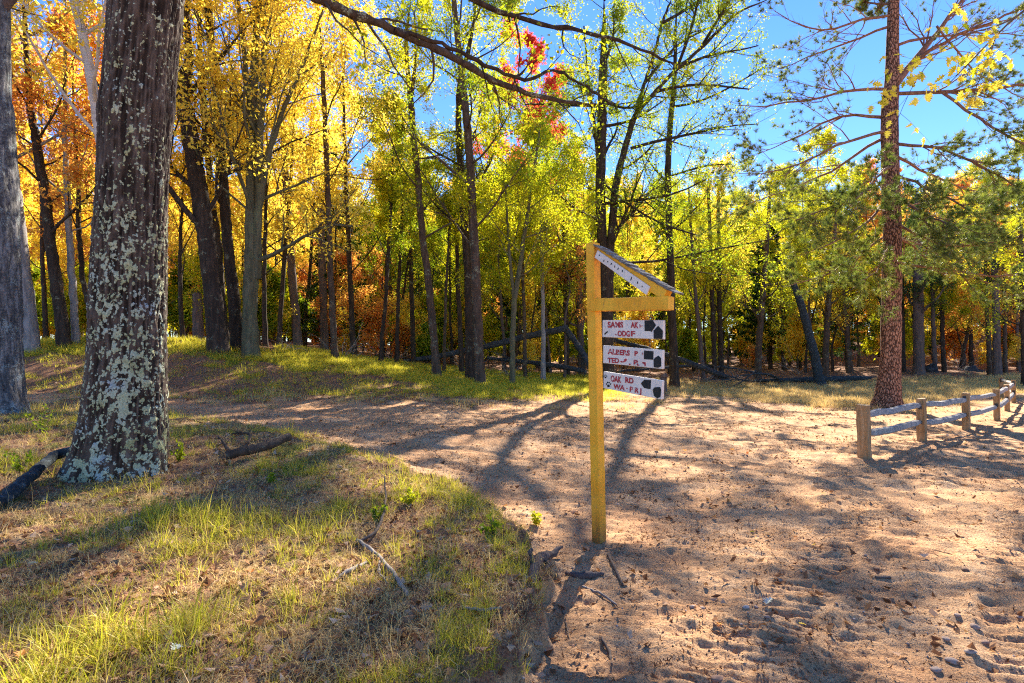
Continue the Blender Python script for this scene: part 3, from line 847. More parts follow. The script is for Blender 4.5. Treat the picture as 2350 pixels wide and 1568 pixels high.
# -- the big lichen covered trunk
def lichen_bark():
    m, nt, out = mat('lichen_bark')
    co = objco(nt, (14, 14, 2.6)); c1 = objco(nt)
    n = noise(nt, co, 1.0, 6, .65, .5); n2 = noise(nt, c1, 55, 4, .7)
    f = math_(nt, 'ADD', math_(nt, 'MULTIPLY', n, .65), math_(nt, 'MULTIPLY', n2, .4))
    h = nd(nt, 'ShaderNodeAttribute', attribute_name='ridge')
    f = math_(nt, 'ADD', math_(nt, 'MULTIPLY', f, .55), math_(nt, 'MULTIPLY', h.outputs['Fac'], .45))
    c = ramp(nt, [(.34, (.008, .006, .005)), (.54, (.042, .029, .022)), (.7, (.115, .083, .065)), (.88, (.26, .21, .175))], f)
    li = nd(nt, 'ShaderNodeAttribute', attribute_name='lichen')
    vo = nd(nt, 'ShaderNodeTexVoronoi', Scale=26.0); wv = nd(nt, 'ShaderNodeVectorMath'); wv.operation = 'ADD'
    wn_ = nt.nodes.new('ShaderNodeTexNoise'); wn_.inputs['Scale'].default_value = 30; lk(nt, c1, wn_.inputs['Vector'])
    ws_ = nd(nt, 'ShaderNodeVectorMath'); ws_.operation = 'SCALE'; ws_.inputs['Scale'].default_value = .05; lk(nt, wn_.outputs[1], ws_.inputs[0])
    lk(nt, c1, wv.inputs[0]); lk(nt, ws_.outputs[0], wv.inputs[1]); lk(nt, wv.outputs[0], vo.inputs['Vector'])
    ro = math_(nt, 'SUBTRACT', .42, vo.outputs['Distance'])
    s = ramp(nt, [(.34, 0.0), (.42, 1.0)], math_(nt, 'ADD', math_(nt, 'ADD', math_(nt, 'MULTIPLY', li.outputs['Fac'], .9), math_(nt, 'MULTIPLY', ro, 1.1)), math_(nt, 'MULTIPLY', math_(nt, 'SUBTRACT', n2, .5), 1.0)))
    n3 = noise(nt, c1, 3.0, 3, .6)
    lc = ramp(nt, [(.36, (.42, .43, .22)), (.50, (.54, .57, .38)), (.60, (.50, .55, .44)), (.70, (.42, .47, .50))], n3)
    lc = mixc(nt, 1.0, lc, ramp(nt, [(.3, .45), (.65, 1.0)], n2), 'MULTIPLY')
    c = mixc(nt, s, c, lc)
    finish(nt, out, c, .93, math_(nt, 'ADD', f, math_(nt, 'MULTIPLY', s, .25)), .8, .025, .15)
    return m
B_LIC = lichen_bark()

def relief_trunk(name, label, P, R, nth, nz, bark, seed, lich=None, depth=.03, root_flare=None, ell=1.0):
    base = P[0].copy(); root = empty(name, base); tag(root, label, 'tree')
    s = P[:, 2]; z = np.concatenate([np.linspace(s[0], s[0] + 6.2, int(nz * .85)), np.linspace(s[0] + 6.2, s[-1], int(nz * .15) + 2)[1:]])
    def sm(v):
        o = np.interp(z, s, v)
        w = 21; kk = np.hanning(w + 2)[1:-1]; kk /= kk.sum()
        return np.convolve(np.pad(o, w // 2, mode='edge'), kk, 'valid')
    cx, cy, rr = sm(P[:, 0]), sm(P[:, 1]), sm(R)
    a = np.arange(nth) * 2 * np.pi / nth
    A, Z = np.meshgrid(a, z); RR = rr[:, None] + 0 * A
    zr = Z - s[0]
    fl = np.exp(-np.clip(zr - .1, 0, 9) / .34)
    rx = np.cos(A); ry = np.sin(A)
    lob = (np.cos(A * 3 + 1.1) * .5 + np.cos(A * 5 + .4) * .35 + np.cos(A * 7 + 2) * .2)
    RR = RR * (1 + .20 * fl * lob) + .05 * RR * noise3(rx * 1.3 + 5, ry * 1.3, Z * .8, seed)
    k = 24.0
    rid = 1 - np.abs(noise3(rx * rr[0] * k * 1.0 + 9, ry * rr[0] * k, Z * 2.6, seed + 1)) * 2
    rid = .6 * rid + .4 * (1 - 2 * np.abs(noise3(rx * 15, ry * 15, Z * 7.5, seed + 2)))
    det = noise3(rx * 24, ry * 24, Z * 30, seed + 3)
    ridn = np.clip(rid * .5 + .5, 0, 1)
    RR = RR + depth * (ridn - .6) + depth * .25 * det
    if lich is not None:
        lm = lich(A, zr)
        big = noise3(rx * 2.2, ry * 2.2, Z * 2.4, seed + 4) * .5 + .5
        mid = noise3(rx * 7, ry * 7, Z * 10, seed + 5) * .5 + .5
        sml = noise3(rx * 17, ry * 17, Z * 26, seed + 6) * .5 + .5
        L = lm * .52 + big * .22 + mid * .45 + sml * .75 - 1.06
        L = np.clip(L * 1.6 + .2, 0, 1)
        RR = RR + .008 * sstep(.4, .6, L)
    else: L = np.zeros_like(RR)
    X = cx[:, None] + np.cos(A) * RR; Y = cy[:, None] + np.sin(A) * RR
    V = np.stack([X, Y, Z], -1).reshape(-1, 3) - base
    idx = np.arange(V.shape[0]).reshape(X.shape)
    q = np.stack([idx[:-1], np.roll(idx, -1, 1)[:-1], np.roll(idx, -1, 1)[1:], idx[1:]], -1).reshape(-1, 4)
    mb = MB(); mb.add(V, q); o = mb.obj('trunk', bark, root)
    for an, arr in (('lichen', L), ('ridge', ridn)):
        t = o.data.attributes.new(an, 'FLOAT', 'POINT'); t.data.foreach_set('value', arr.ravel().astype(np.float32))
    return root, base

# ---------------------------------------------------------------- foreground trunks
d1 = 6.15
TP = [(268, 1112, 236), (278, 1050, 205), (285, 950, 184), (291, 800, 166), (297, 600, 160), (303, 450, 156), (310, 300, 160), (313, 255, 170), (318, 205, 160), (327, 100, 160), (337, 0, 166), (350, -150, 150), (365, -400, 130), (380, -900, 100), (390, -1500, 60), (395, -1900, 20)]
P = np.array([at(px, py, d1) for px, py, w in TP]); R = np.array([w * .45 * d1 / FPX for *_, w in TP])
g = th1(P[0, 0], P[0, 1]); P[0, 2] = g - .15; P[1, 2] = max(P[1, 2], g + .18)
def lich_big(A, zr):
    # thicker towards the ground and on the side turned to the camera's right (outward angle about -60 deg)
    f = np.cos(A + math.radians(55)) * .5 + .5
    return (.30 + .75 * f ** 1.5) * (1.02 - .50 * sstep(1.2, 4.6, zr)) + .25 * np.exp(-zr / .35) * f
big, bb = relief_trunk('lichen_tree', 'huge dark tree trunk crusted with pale green lichen in the left foreground', P, R, 230, 430, B_LIC, 3, lich_big, .032)
CLEAR.append((bb[0], bb[1], .50))
# its long low limb swinging out to the right over the track, and others above the frame
def limb(parent, base, px, d, dd, seed, bark, nm='branch', sub=True, leafm=L_LIM, dens=1.0):
    rng = np.random.default_rng(seed)
    pp = np.array([at(x, y, d + dd * i / (len(px) - 1)) for i, (x, y, w) in enumerate(px)]); rr = np.array([w * .5 * (d + dd * i / (len(px) - 1)) / FPX for i, (x, y, w) in enumerate(px)])
    PR = resample(np.concatenate([pp, rr[:, None]], 1), max(16, 4 * len(px)))
    PR[1:-1, :3] += rng.normal(0, .012, (len(PR) - 2, 3))
    mb = MB(); v, q = tubes(PR[None, :, :3], PR[None, :, 3] * (1 + rng.normal(0, .07, len(PR)))[None], 9); mb.add(v, q)
    P1 = PR[None, :, :3]; R1 = PR[None, :, 3]
    s, dr, L, r, _ = children(P1, R1, 13, .3, 1.0, .22, .45, rng, .9, .05)
    P2, R2 = grow(s, dr, np.minimum(L, 1.6), np.clip(r, .006, .02), 6, rng, .25, .02)
    v, q = tubes(P2, R2, 5); mb.add(v, q)
    mb.obj(nm, bark, parent, off=base)
    s, dr, L, r, _ = children(P2, R2, 5, .2, 1.0, .45, .6, rng, .9, 0)
    P3, R3 = grow(s, dr, np.maximum(L, .18), np.maximum(r * .6, .003), 4, rng, .25, 0)
    cr = MB(); v, q = tubes(P3, R3, 3); cr.add(v, q, 0)
    if dens > 0:
        v, q, lv = leaves_on(P3, max(1, int(4 * dens)), .075, rng, jit=.03, quad=True); cr.add(v, q, 1, lv)
    tag(cr.obj('twigs', [B_TWG, leafm], parent, smooth=False, off=base), kind='stuff')
limb(big, bb, [(350, -330, 50), (480, -200, 38), (620, -70, 30), (740, 2, 24), (830, 40, 21), (905, 68, 19), (1000, 108, 17), (1070, 148, 16), (1140, 190, 14), (1200, 212, 12), (1260, 226, 10), (1310, 238, 8), (1350, 244, 5)], 6.3, 2.2, 5, B_OAK, dens=.8)
limb(big, bb, [(905, 68, 14), (980, 88, 11), (1060, 120, 10), (1140, 165, 9), (1210, 190, 8), (1265, 158, 7), (1300, 170, 6), (1370, 215, 5), (1400, 238, 4)], 6.6, 1.6, 6, B_DRK, dens=.6)
limb(big, bb, [(355, -420, 50), (640, -300, 30), (900, -140, 20), (1060, -10, 14), (1180, 40, 12), (1290, 62, 10), (1400, 85, 8), (1500, 125, 6), (1560, 150, 4)], 6.6, 3.0, 7, B_DRK, dens=1.2)
# high limbs above the frame
rng = np.random.default_rng(11)
s_, d_, L_, r_ = trunk_limbs(P, R, 12, 8.0, 14.5, 5.0, rng, (.3, 1.0))
p1, r1 = grow(s_, d_, L_, np.clip(r_, .03, .14), 7, rng, .13, .1)
kk = dict(KINDS['oak']); kk['n2'] = 5; kk['n3'] = 5
P2, R2, pi2, P3, R3, pi3 = crown_parts(p1, r1, kk, rng)
for i in range(len(p1)):
    mb = MB(); v, q = tubes(p1[i:i + 1], r1[i:i + 1], 6); mb.add(v, q); v, q = tubes(P2[pi2 == i], R2[pi2 == i], 3); mb.add(v, q); mb.obj('branch', B_OAK, big, off=bb)
cr = MB(); v, q = tubes(P3, R3, 3); cr.add(v, q, 0); v, q, lv = leaves_on(P3, 5, .12, rng); cr.add(v, q, 1, lv)
cr.obj('crown', [B_TWG, L_LIM], big, smooth=False, off=bb)

d0 = 10.8
TP = [(-12, 990, 150), (-16, 930, 118), (-18, 800, 104), (-20, 600, 106), (-24, 300, 92), (-28, 0, 80), (-30, -400, 66), (-30, -900, 36), (-30, -1300, 12)]
P = np.array([at(px, py, d0) for px, py, w in TP]); R = np.array([w * .5 * d0 / FPX for *_, w in TP])
g = th1(P[0, 0], P[0, 1]); P[0, 2] = g - .15; P[1, 2] = max(P[1, 2], g + .3)
B_LG = bark_mat('lichen_grey_bark', [(.3, (.018, .017, .018)), (.5, (.085, .082, .085)), (.75, (.34, .33, .33))], sc=(12, 12, 2.4), lichen=1.1, lcol=(.33, .40, .40))
gt, gb = relief_trunk('grey_tree', 'thick blue grey trunk cut off by the left edge of the photo', P, R, 120, 200, B_LG, 13, None, .035)
CLEAR.append((gb[0], gb[1], .6))
rng = np.random.default_rng(12)
s_, d_, L_, r_ = trunk_limbs(P, R, 12, 8.0, 17, 5.0, rng, (.3, 1.0)); p1, r1 = grow(s_, d_, L_, np.clip(r_, .03, .14), 7, rng, .13, .1)
P2, R2, pi2, P3, R3, pi3 = crown_parts(p1, r1, kk, rng)
mb = MB(); v, q = tubes(p1, r1, 6); mb.add(v, q); v, q = tubes(P2, R2, 3); mb.add(v, q); mb.obj('limbs', B_GRY, gt, off=gb)
cr = MB(); v, q = tubes(P3, R3, 3); cr.add(v, q, 0); v, q, lv = leaves_on(P3, 7, .12, rng); cr.add(v, q, 1, lv)
cr.obj('crown', [B_TWG, L_YEL], gt, smooth=False, off=gb)

# ---------------------------------------------------------------- trees one can tell apart
MB_, PB_ = 'oaks and maples on the left bank', 'trees in the middle of the grassy bank'
RB_ = 'trees at the far edge of the dry grass'
# left bank
T('birch_tree', 'white birch trunk leaning behind the lichen covered tree', 'tree', MB_, 17.5, [(262, 800, 30), (250, 600, 27), (240, 450, 25), (232, 330, 24), (215, 210, 24), (190, 80, 22), (170, 0, 20)], 17, B_BIR, L_YEL, 'maple', dens=1.0, Lsc=.9, h0=6.5)
T('maple_tree', 'pale sided trunk beside the grey tree at the left edge', 'tree', MB_, 19.5, [(72, 797, 40), (62, 700, 34), (50, 600, 32), (38, 480, 28), (26, 380, 26), (10, 200, 22), (0, 0, 16)], 18, B_PAL, L_YEL, 'maple', h0=4.5)
T('maple_tree', 'dark forked trunk leaning left on the mound', 'tree', MB_, 20, [(150, 792, 30), (140, 720, 27), (118, 580, 25), (104, 450, 22), (88, 350, 20), (70, 250, 16), (60, 100, 12)], 14, B_DRK, L_YEL, 'maple', h0=4.0, dens=1.1)
T('maple_tree', 'slender pale trunk right of the dark leaning one', 'tree', MB_, 20.5, [(176, 792, 19), (170, 700, 17), (160, 560, 16), (154, 440, 14), (148, 300, 12), (150, 150, 9)], 13, B_PAL, L_ORG, 'maple', h0=4.0, nl=12)
T('maple_tree', 'thin crooked stem close beside the lichen tree on its left', 'tree', MB_, 21, [(212, 790, 15), (208, 720, 14), (190, 640, 12), (180, 520, 11), (178, 400, 9), (170, 300, 7)], 11, B_DRK, L_ORG, 'maple', h0=3.5, nl=12)
T('oak_tree', 'stout reddish dark trunk forking high up, just right of the lichen tree', 'tree', MB_, 20.5, [(503, 792, 50), (494, 730, 44), (480, 600, 43), (462, 470, 42), (442, 340, 40), (420, 230, 36), (408, 170, 32), (400, 90, 22), (392, 0, 18)], 17, B_DRK, L_YEL, 'maple', forks=[[(420, 230, 26), (435, 130, 20), (430, 60, 16), (424, 0, 13)]], h0=4.0, dens=1.15, hero=True)
T('oak_tree', 'straight dark trunk standing tight behind the stout forked oak', 'tree', MB_, 23, [(520, 800, 20), (508, 700, 19), (500, 560, 17), (480, 400, 15), (462, 200, 13), (455, 0, 10)], 17, B_DRK, L_YEL, 'slim', h0=6)
T('oak_tree', 'dark leaning trunk, middle one of the left cluster', 'tree', MB_, 21.5, [(549, 797, 36), (538, 700, 29), (522, 560, 26), (512, 420, 24), (502, 300, 22), (490, 150, 20), (476, 0, 18)], 17, B_DRK, L_YEL, 'maple', h0=5)
T('maple_tree', 'mossy trunk splitting into several upright stems, right one of the left cluster', 'tree', MB_, 21, [(576, 806, 42), (573, 740, 36), (576, 640, 36), (577, 540, 32), (578, 350, 26), (582, 210, 22), (588, 80, 18), (592, 0, 15)], 17.5, B_MOS, L_YEL, 'maple',
  forks=[[(590, 640, 20), (592, 500, 20), (594, 351, 19), (600, 246, 17), (606, 120, 14), (612, 0, 11)], [(594, 480, 16), (612, 369, 15), (643, 274, 12), (672, 200, 10), (700, 140, 8), (735, 40, 5)], [(577, 300, 14), (563, 140, 12), (552, 60, 10), (546, 0, 8)]], h0=4.5, dens=1.1, hero=True,
  extra_px=[[(588, 600, 12, 0), (640, 585, 8, -.5), (700, 540, 7, -1), (760, 500, 6, -1.5), (810, 520, 4, -2)]])
T('maple_tree', 'tall thin trunk standing alone in front of the yellow maples', 'tree', MB_, 24.5, [(769, 838, 17), (765, 760, 15), (758, 620, 14), (755, 520, 14), (749, 351, 13), (741, 175, 11), (728, 0, 9)], 17.5, B_OAK, L_YEL, 'slim', h0=6, dens=1.3, Lsc=1.2, hero=True)
T('snag', 'short broken pale snag behind the left cluster', 'dead tree', None, 26, [(457, 797, 27), (454, 730, 25), (452, 675, 22)], None, B_GRY, L_YEL, 'bare', nl=3, h0=2.5, Lsc=.5)
T('pine_tree', 'grey purple trunk standing straight between the mossy maple and the thin lone tree', 'tree', None, 30, [(684, 816, 22), (678, 720, 21), (668, 600, 20), (658, 450, 17), (650, 300, 13)], 13, B_GRY, L_YEL, 'slim', h0=6)
T('pine_tree', 'wide grey purple trunk seen just left of the thin lone tree', 'tree', None, 34, [(745, 838, 20), (742, 700, 19), (738, 560, 18), (735, 440, 15), (730, 300, 12)], 14, B_GRY, L_YEL, 'slim', h0=7)
# middle bank
T('oak_tree', 'slightly leaning slim trunk, left of the centre pair, forked near the top', 'tree', PB_, 25, [(1002, 876, 24), (998, 800, 19), (990, 715, 19), (980, 620, 18), (970, 549, 17), (961, 430, 16), (950, 316, 16), (944, 240, 15), (937, 176, 13), (931, 91, 10), (942, 0, 8)], 17, B_OAK, L_LIM, 'sparse', forks=[[(944, 235, 9), (952, 170, 8), (955, 90, 6), (950, 20, 5)]], h0=6, hero=True, dens=1.4)
T('oak_tree', 'near one of the two touching trunks at the centre of the grassy bank', 'tree', PB_, 24, [(1103, 884, 27), (1100, 820, 24), (1095, 725, 25), (1090, 600, 23), (1083, 456, 22), (1076, 316, 20), (1062, 193, 18), (1048, 70, 15), (1042, 0, 13)], 18, B_OAK, L_GRN, 'oak', h0=5.5, hero=True, dens=.95, Lsc=.85)
T('oak_tree', 'rear one of the two touching trunks, darker and mossy at its foot', 'tree', PB_, 26.5, [(1080, 862, 27), (1077, 780, 22), (1076, 690, 21), (1070, 560, 20), (1058, 420, 18), (1052, 300, 16), (1052, 200, 14), (1080, 100, 11), (1095, 0, 8)], 18, B_DRK, L_LIM, 'oak', h0=6, dens=.95, Lsc=.8)
T('oak_tree', 'slim mossy trunk right of the centre pair, forked at mid height', 'tree', PB_, 25.5, [(1176, 867, 16), (1176, 780, 14), (1180, 690, 14), (1192, 619, 12), (1204, 530, 10), (1220, 430, 8), (1235, 330, 6)], 12, B_MOS, L_LIM, 'oak', forks=[[(1180, 690, 9), (1172, 620, 8), (1166, 540, 7), (1160, 420, 5)]], h0=4.5, dens=1.1)
T('young_tree', 'very thin stem between the leaning slim tree and the centre pair', 'tree', PB_, 28, [(1019, 853, 9), (1021, 760, 8), (1024, 650, 7), (1030, 560, 6), (1034, 480, 5)], 9, B_OAK, L_LIM, 'slim', h0=4, nl=9)
T('young_tree', 'dark stem just left of the centre pair', 'tree', PB_, 30, [(1060, 846, 13), (1056, 760, 12), (1050, 640, 11), (1048, 520, 9), (1044, 400, 7)], 12, B_DRK, L_GRN, 'slim', h0=5)
T('young_tree', 'thin stem standing right behind the slim mossy fork', 'tree', PB_, 31, [(1205, 846, 10), (1204, 760, 9), (1200, 640, 8), (1198, 540, 7)], 9, B_OAK, L_LIM, 'slim', h0=4, nl=10)
T('young_tree', 'straight slim trunk halfway between the mossy fork and the signpost', 'tree', PB_, 30, [(1246, 853, 14), (1247, 780, 11), (1246, 700, 10), (1243, 600, 9), (1240, 480, 7)], 11, B_PAL, L_LIM, 'slim', h0=4.5)
T('young_tree', 'slim dark trunk with its foot in the grass right of the lone thin tree', 'tree', PB_, 28, [(873, 846, 13), (876, 780, 10), (884, 700, 9), (890, 600, 9), (896, 514, 7), (900, 400, 5)], 11, B_DRK, L_LIM, 'slim', h0=5)
T('young_tree', 'second slim dark trunk in the grass, nearer the middle', 'tree', PB_, 30, [(911, 836, 12), (912, 760, 10), (914, 680, 9), (918, 600, 8), (924, 480, 6)], 11, B_DRK, L_GRN, 'slim', h0=5)
T('young_tree', 'slim dark trunk partly hidden by the end of the arched log', 'tree', PB_, 33, [(949, 832, 13), (947, 760, 12), (944, 660, 11), (942, 560, 9), (940, 460, 7)], 12, B_DRK, L_GRN, 'slim', h0=6)
# behind the sign
T('oak_tree', 'large twin stemmed oak directly behind the signpost', 'tree', None, 28, [(1394, 905, 40), (1395, 850, 31), (1394, 760, 29), (1393, 690, 28), (1386, 600, 27), (1379, 500, 25), (1378, 422, 25), (1380, 330, 25), (1382, 240, 23), (1385, 140, 21), (1386, 0, 18)], 20, B_DRK, L_GRN, 'oak',
  forks=[[(1397, 700, 20), (1401, 560, 20), (1413, 422, 19), (1436, 334, 16), (1455, 264, 13), (1504, 211, 10), (1553, 158, 9), (1607, 113, 8), (1692, 28, 6), (1760, 0, 3)],
         [(1440, 322, 12), (1462, 250, 11), (1478, 193, 9), (1497, 140, 8), (1520, 53, 7), (1540, 0, 5)],
         [(1376, 440, 9), (1366, 300, 7), (1350, 200, 5), (1340, 60, 4)]],
  extra_px=[[(1447, 341, 8, 0), (1500, 320, 7, -.4), (1560, 318, 6, -.8), (1610, 302, 5, -1), (1680, 282, 4, -1.2), (1740, 285, 2, -1.5)],
            [(1394, 236, 8, 0), (1440, 252, 6, -.5), (1475, 240, 4, -1)],
            [(1378, 243, 9, 0), (1340, 240, 8, -.6), (1300, 244, 6, -1), (1240, 236, 4, -1.5), (1200, 240, 3, -2)],
            [(1384, 600, 7, 0), (1450, 612, 6, -1), (1530, 600, 5, -2), (1600, 580, 4, -3), (1700, 560, 3, -3.5), (1800, 545, 2, -4)],
            [(1384, 420, 6, 0), (1440, 470, 5, -1), (1520, 520, 4, -2), (1600, 540, 3, -3)],
            [(1504, 211, 8, 0), (1600, 188, 6, -.6), (1660, 200, 5, -1), (1720, 205, 3, -1.4)], [(1553, 158, 8, 0), (1640, 118, 6, .5), (1690, 120, 4, 1), (1740, 105, 3, 1.4)],
            [(1607, 113, 8, 0), (1650, 40, 6, -.8), (1700, -40, 4, -1.2)], [(1385, 0, 10, 0), (1480, -110, 8, -.8), (1600, -150, 5, -1.4)],
            [(1520, 53, 8, 0), (1600, 10, 6, .8), (1680, -80, 4, 1.4)], [(1400, -60, 9, 0), (1540, -50, 6, 1), (1670, -30, 4, 1.4)],
            [(1553, 158, 8, 0), (1590, 60, 6, -1), (1610, -40, 4, -2)], [(1478, 193, 8, 0), (1560, 90, 6, 1.2), (1640, 60, 4, 2)],
            ],
  h0=6.5, hero=True, dens=.9, Lsc=.75, nl=13)
T('oak_tree', 'single straight brown trunk just right of the hanging boards', 'tree', None, 33, [(1548, 894, 26), (1547, 840, 22), (1544, 760, 20), (1541, 700, 19), (1538, 600, 18), (1535, 500, 17), (1532, 404, 16), (1538, 281, 14), (1548, 193, 12), (1550, 100, 8), (1552, 0, 5)], 20, B_DRK, L_GRN, 'sparse', h0=9, dens=.8, Lsc=.6, hero=True,
  extra_px=[[(1546, 245, 6, 0), (1600, 240, 5, -1), (1680, 200, 4, -2), (1760, 150, 2, -3)], [(1534, 405, 5, 0), (1570, 395, 5, -1), (1630, 375, 4, -2), (1680, 378, 2, -2)]])
# right edge of the wood
T('dead_tree', 'blackened leaning dead trunk with a broken top, right of the sign', 'dead tree', None, 36, [(1883, 864, 24), (1868, 810, 21), (1850, 742, 20), (1836, 690, 18), (1820, 650, 15), (1806, 622, 10)], None, B_BLU, L_YEL, 'bare', nl=3, h0=3.5, Lsc=.4)
for i, (nm, lb, d, pts, H, bk, lf, kd) in enumerate([
    ('pine_tree', 'thick grey trunk seen right of the big red pine', 40, [(2109, 860, 26), (2108, 780, 24), (2107, 650, 22), (2104, 500, 18)], 13, B_GRY, L_DRK, 'slim'),
    ('young_tree', 'left one of two thin stems right of the thick grey trunk', 41, [(2146, 860, 11), (2143, 780, 10), (2140, 680, 9), (2136, 560, 7)], 10, B_GRY, L_LIM, 'slim'),
    ('young_tree', 'right one of two thin stems right of the thick grey trunk', 41, [(2167, 862, 11), (2163, 780, 10), (2162, 680, 9), (2160, 560, 7)], 10, B_DRK, L_LIM, 'slim'),
    ('oak_tree', 'slanting small trunk on the wooded slope above the fence', 44, [(2204, 856, 11), (2212, 800, 9), (2226, 740, 8), (2245, 650, 6)], 9, B_DRK, L_ORG, 'maple'),
    ('oak_tree', 'bluish trunk behind the far end of the fence', 38, [(2289, 870, 18), (2287, 780, 16), (2284, 660, 15), (2280, 500, 12)], 13, B_GRY, L_DRK, 'slim'),
    ('young_tree', 'thin trunk left of the bluish one by the fence end', 39, [(2271, 868, 11), (2268, 780, 9), (2264, 700, 8), (2260, 560, 6)], 10, B_OAK, L_YEL, 'slim'),
    ('young_tree', 'thin trunk right of the bluish one by the fence end', 39, [(2307, 868, 10), (2306, 780, 9), (2305, 700, 8), (2300, 560, 6)], 10, B_OAK, L_ORG, 'slim'),
    ('oak_tree', 'dark trunk at the right edge beyond the last fence post', 30, [(2352, 905, 14), (2350, 800, 12), (2346, 660, 11), (2340, 500, 9)], 12, B_DRK, L_LIM, 'oak'),
    ('oak_tree', 'pale brown trunk standing just right of the leaning dead tree', 42, [(1893, 850, 17), (1896, 780, 15), (1902, 680, 13), (1915, 560, 10)], 13, B_OAK, L_LIM, 'oak'),
    ('oak_tree', 'small crooked trunk between the leaning dead tree and the big pine', 43, [(1951, 852, 15), (1945, 780, 12), (1936, 690, 10), (1925, 600, 8)], 11, B_OAK, L_YEL, 'maple'),
    ('young_tree', 'dark trunk close behind the big pine on its right', 42, [(2072, 856, 13), (2071, 780, 12), (2070, 680, 10), (2066, 540, 8)], 12, B_DRK, L_DRK, 'slim'),
    ('oak_tree', 'brown trunk between the twin stems and the leaning dead tree', 40, [(1738, 846, 18), (1742, 780, 16), (1750, 690, 14), (1757, 600, 12), (1765, 480, 9)], 14, B_OAK, L_LIM, 'oak'),
    ('oak_tree', 'left one of two straight dark trunks standing shoulder to shoulder', 41, [(1640, 842, 13), (1637, 760, 11), (1634, 680, 10), (1630, 560, 9), (1626, 430, 7)], 15, B_DRK, L_LIM, 'oak'),
    ('oak_tree', 'right one of two straight dark trunks standing shoulder to shoulder', 41.6, [(1655, 842, 13), (1653, 760, 12), (1650, 680, 11), (1650, 560, 9), (1648, 430, 7)], 15, B_DRK, L_YEL, 'maple'),
    ('oak_tree', 'bluish trunk at the head of the sloping dark log', 40, [(1614, 842, 11), (1606, 770, 10), (1596, 680, 9), (1588, 560, 7), (1582, 460, 6)], 14, B_GRY, L_LIM, 'slim'),
    ('oak_tree', 'dark trunk hidden in part by the arched log', 37, [(1302, 846, 14), (1300, 760, 13), (1297, 660, 12), (1294, 520, 10)], 12, B_DRK, L_ORG, 'maple'),
    ('oak_tree', 'bluish black trunk under the crown of the arched log', 38, [(1335, 846, 20), (1332, 780, 18), (1330, 700, 16), (1326, 560, 12)], 13, B_GRY, L_LIM, 'oak'),
    ('oak_tree', 'dark trunk rising behind the right leg of the arched log', 39, [(1258, 842, 16), (1256, 760, 14), (1254, 640, 12), (1250, 500, 9)], 14, B_DRK, L_GRN, 'oak'),
    ('maple_tree', 'slim trunk glowing amid orange leaves left of the dark forked one', 24, [(105, 793, 12), (102, 700, 11), (98, 600, 10), (96, 480, 8)], 12, B_DRK, L_ORG, 'maple'),
    ('maple_tree', 'low branching yellow maple between the lichen tree and the left cluster', 23, [(420, 795, 12), (416, 720, 11), (412, 640, 10), (415, 540, 8), (420, 440, 6)], 10, B_DRK, L_YEL, 'maple'),
    ('maple_tree', 'yellow maple with drooping low boughs behind the left cluster', 25, [(610, 800, 13), (607, 720, 12), (606, 640, 10), (610, 500, 8)], 14, B_DRK, L_YEL, 'maple'),
    ('maple_tree', 'slim yellow maple right of the mossy many stemmed one', 27, [(640, 806, 12), (645, 700, 11), (652, 600, 10), (665, 450, 8)], 15, B_DRK, L_YEL, 'maple'),
    ('maple_tree', 'tall orange yellow maple whose crown borders the blue gap of sky', 30, [(812, 832, 16), (808, 740, 14), (802, 600, 12), (795, 450, 10), (790, 300, 8)], 19, B_DRK, L_YEL, 'maple'),
    ('maple_tree', 'red maple with a pointed crown rising behind the oaks', 48, [(1235, 836, 16), (1236, 700, 14), (1234, 500, 11), (1222, 300, 7)], 27.5, B_GRY, L_RED, 'maple'),
]):
    kw = {}
    if lf is L_RED: kw = dict(h0=11, Lsc=.8, dens=1.5, leaf=.21, nl=22)
    elif lb.startswith('low'): kw = dict(h0=2.2, dens=1.3, Lsc=1.2)
    elif 'drooping' in lb: kw = dict(h0=3.0, dens=1.3)
    elif lf is L_ORG and d < 30: kw = dict(h0=2.5, dens=1.4)
    T(nm, lb, 'tree', None, d, pts, H, bk, lf, kd, **kw)

# ---------------------------------------------------------------- pines (needle tufts on thin arching boughs)
def needles_on(P, per_tuft, tufts, ln, rng, w=.006):
    """bundles of needles fanned round the outer ends of shoots P (N,K,3)"""
    N, K, _ = P.shape
    pi = np.repeat(np.arange(N), tufts); n = len(pi)
    t = (1 - rng.uniform(0, 1, n) ** 1.6 * .55) * (K - 1) * .999; i = t.astype(int); f = (t - i)[:, None]
    s = P[pi, i] * (1 - f) + P[pi, i + 1] * f; tg = norm(P[pi, i + 1] - P[pi, i])
    s = np.repeat(s, per_tuft, 0); tg = np.repeat(tg, per_tuft, 0); m = len(s)
    rn = norm(rng.normal(0, 1, (m, 3))); d = norm(tg * .75 + rn * .85 + np.array([0, 0, .15]))
    L = ln * rng.uniform(.7, 1.15, (m, 1)); sd = norm(np.cross(d, rng.normal(0, 1, (m, 3)))) * w
    s = s + rn * .012
    V = np.stack([s - sd, s + sd, s + d * L], 1)
    lv = np.repeat(rng.uniform(0, 1, n), per_tuft) * .7 + rng.uniform(0, .3, m)
    return V.reshape(-1, 3), np.arange(3 * m).reshape(m, 3), lv

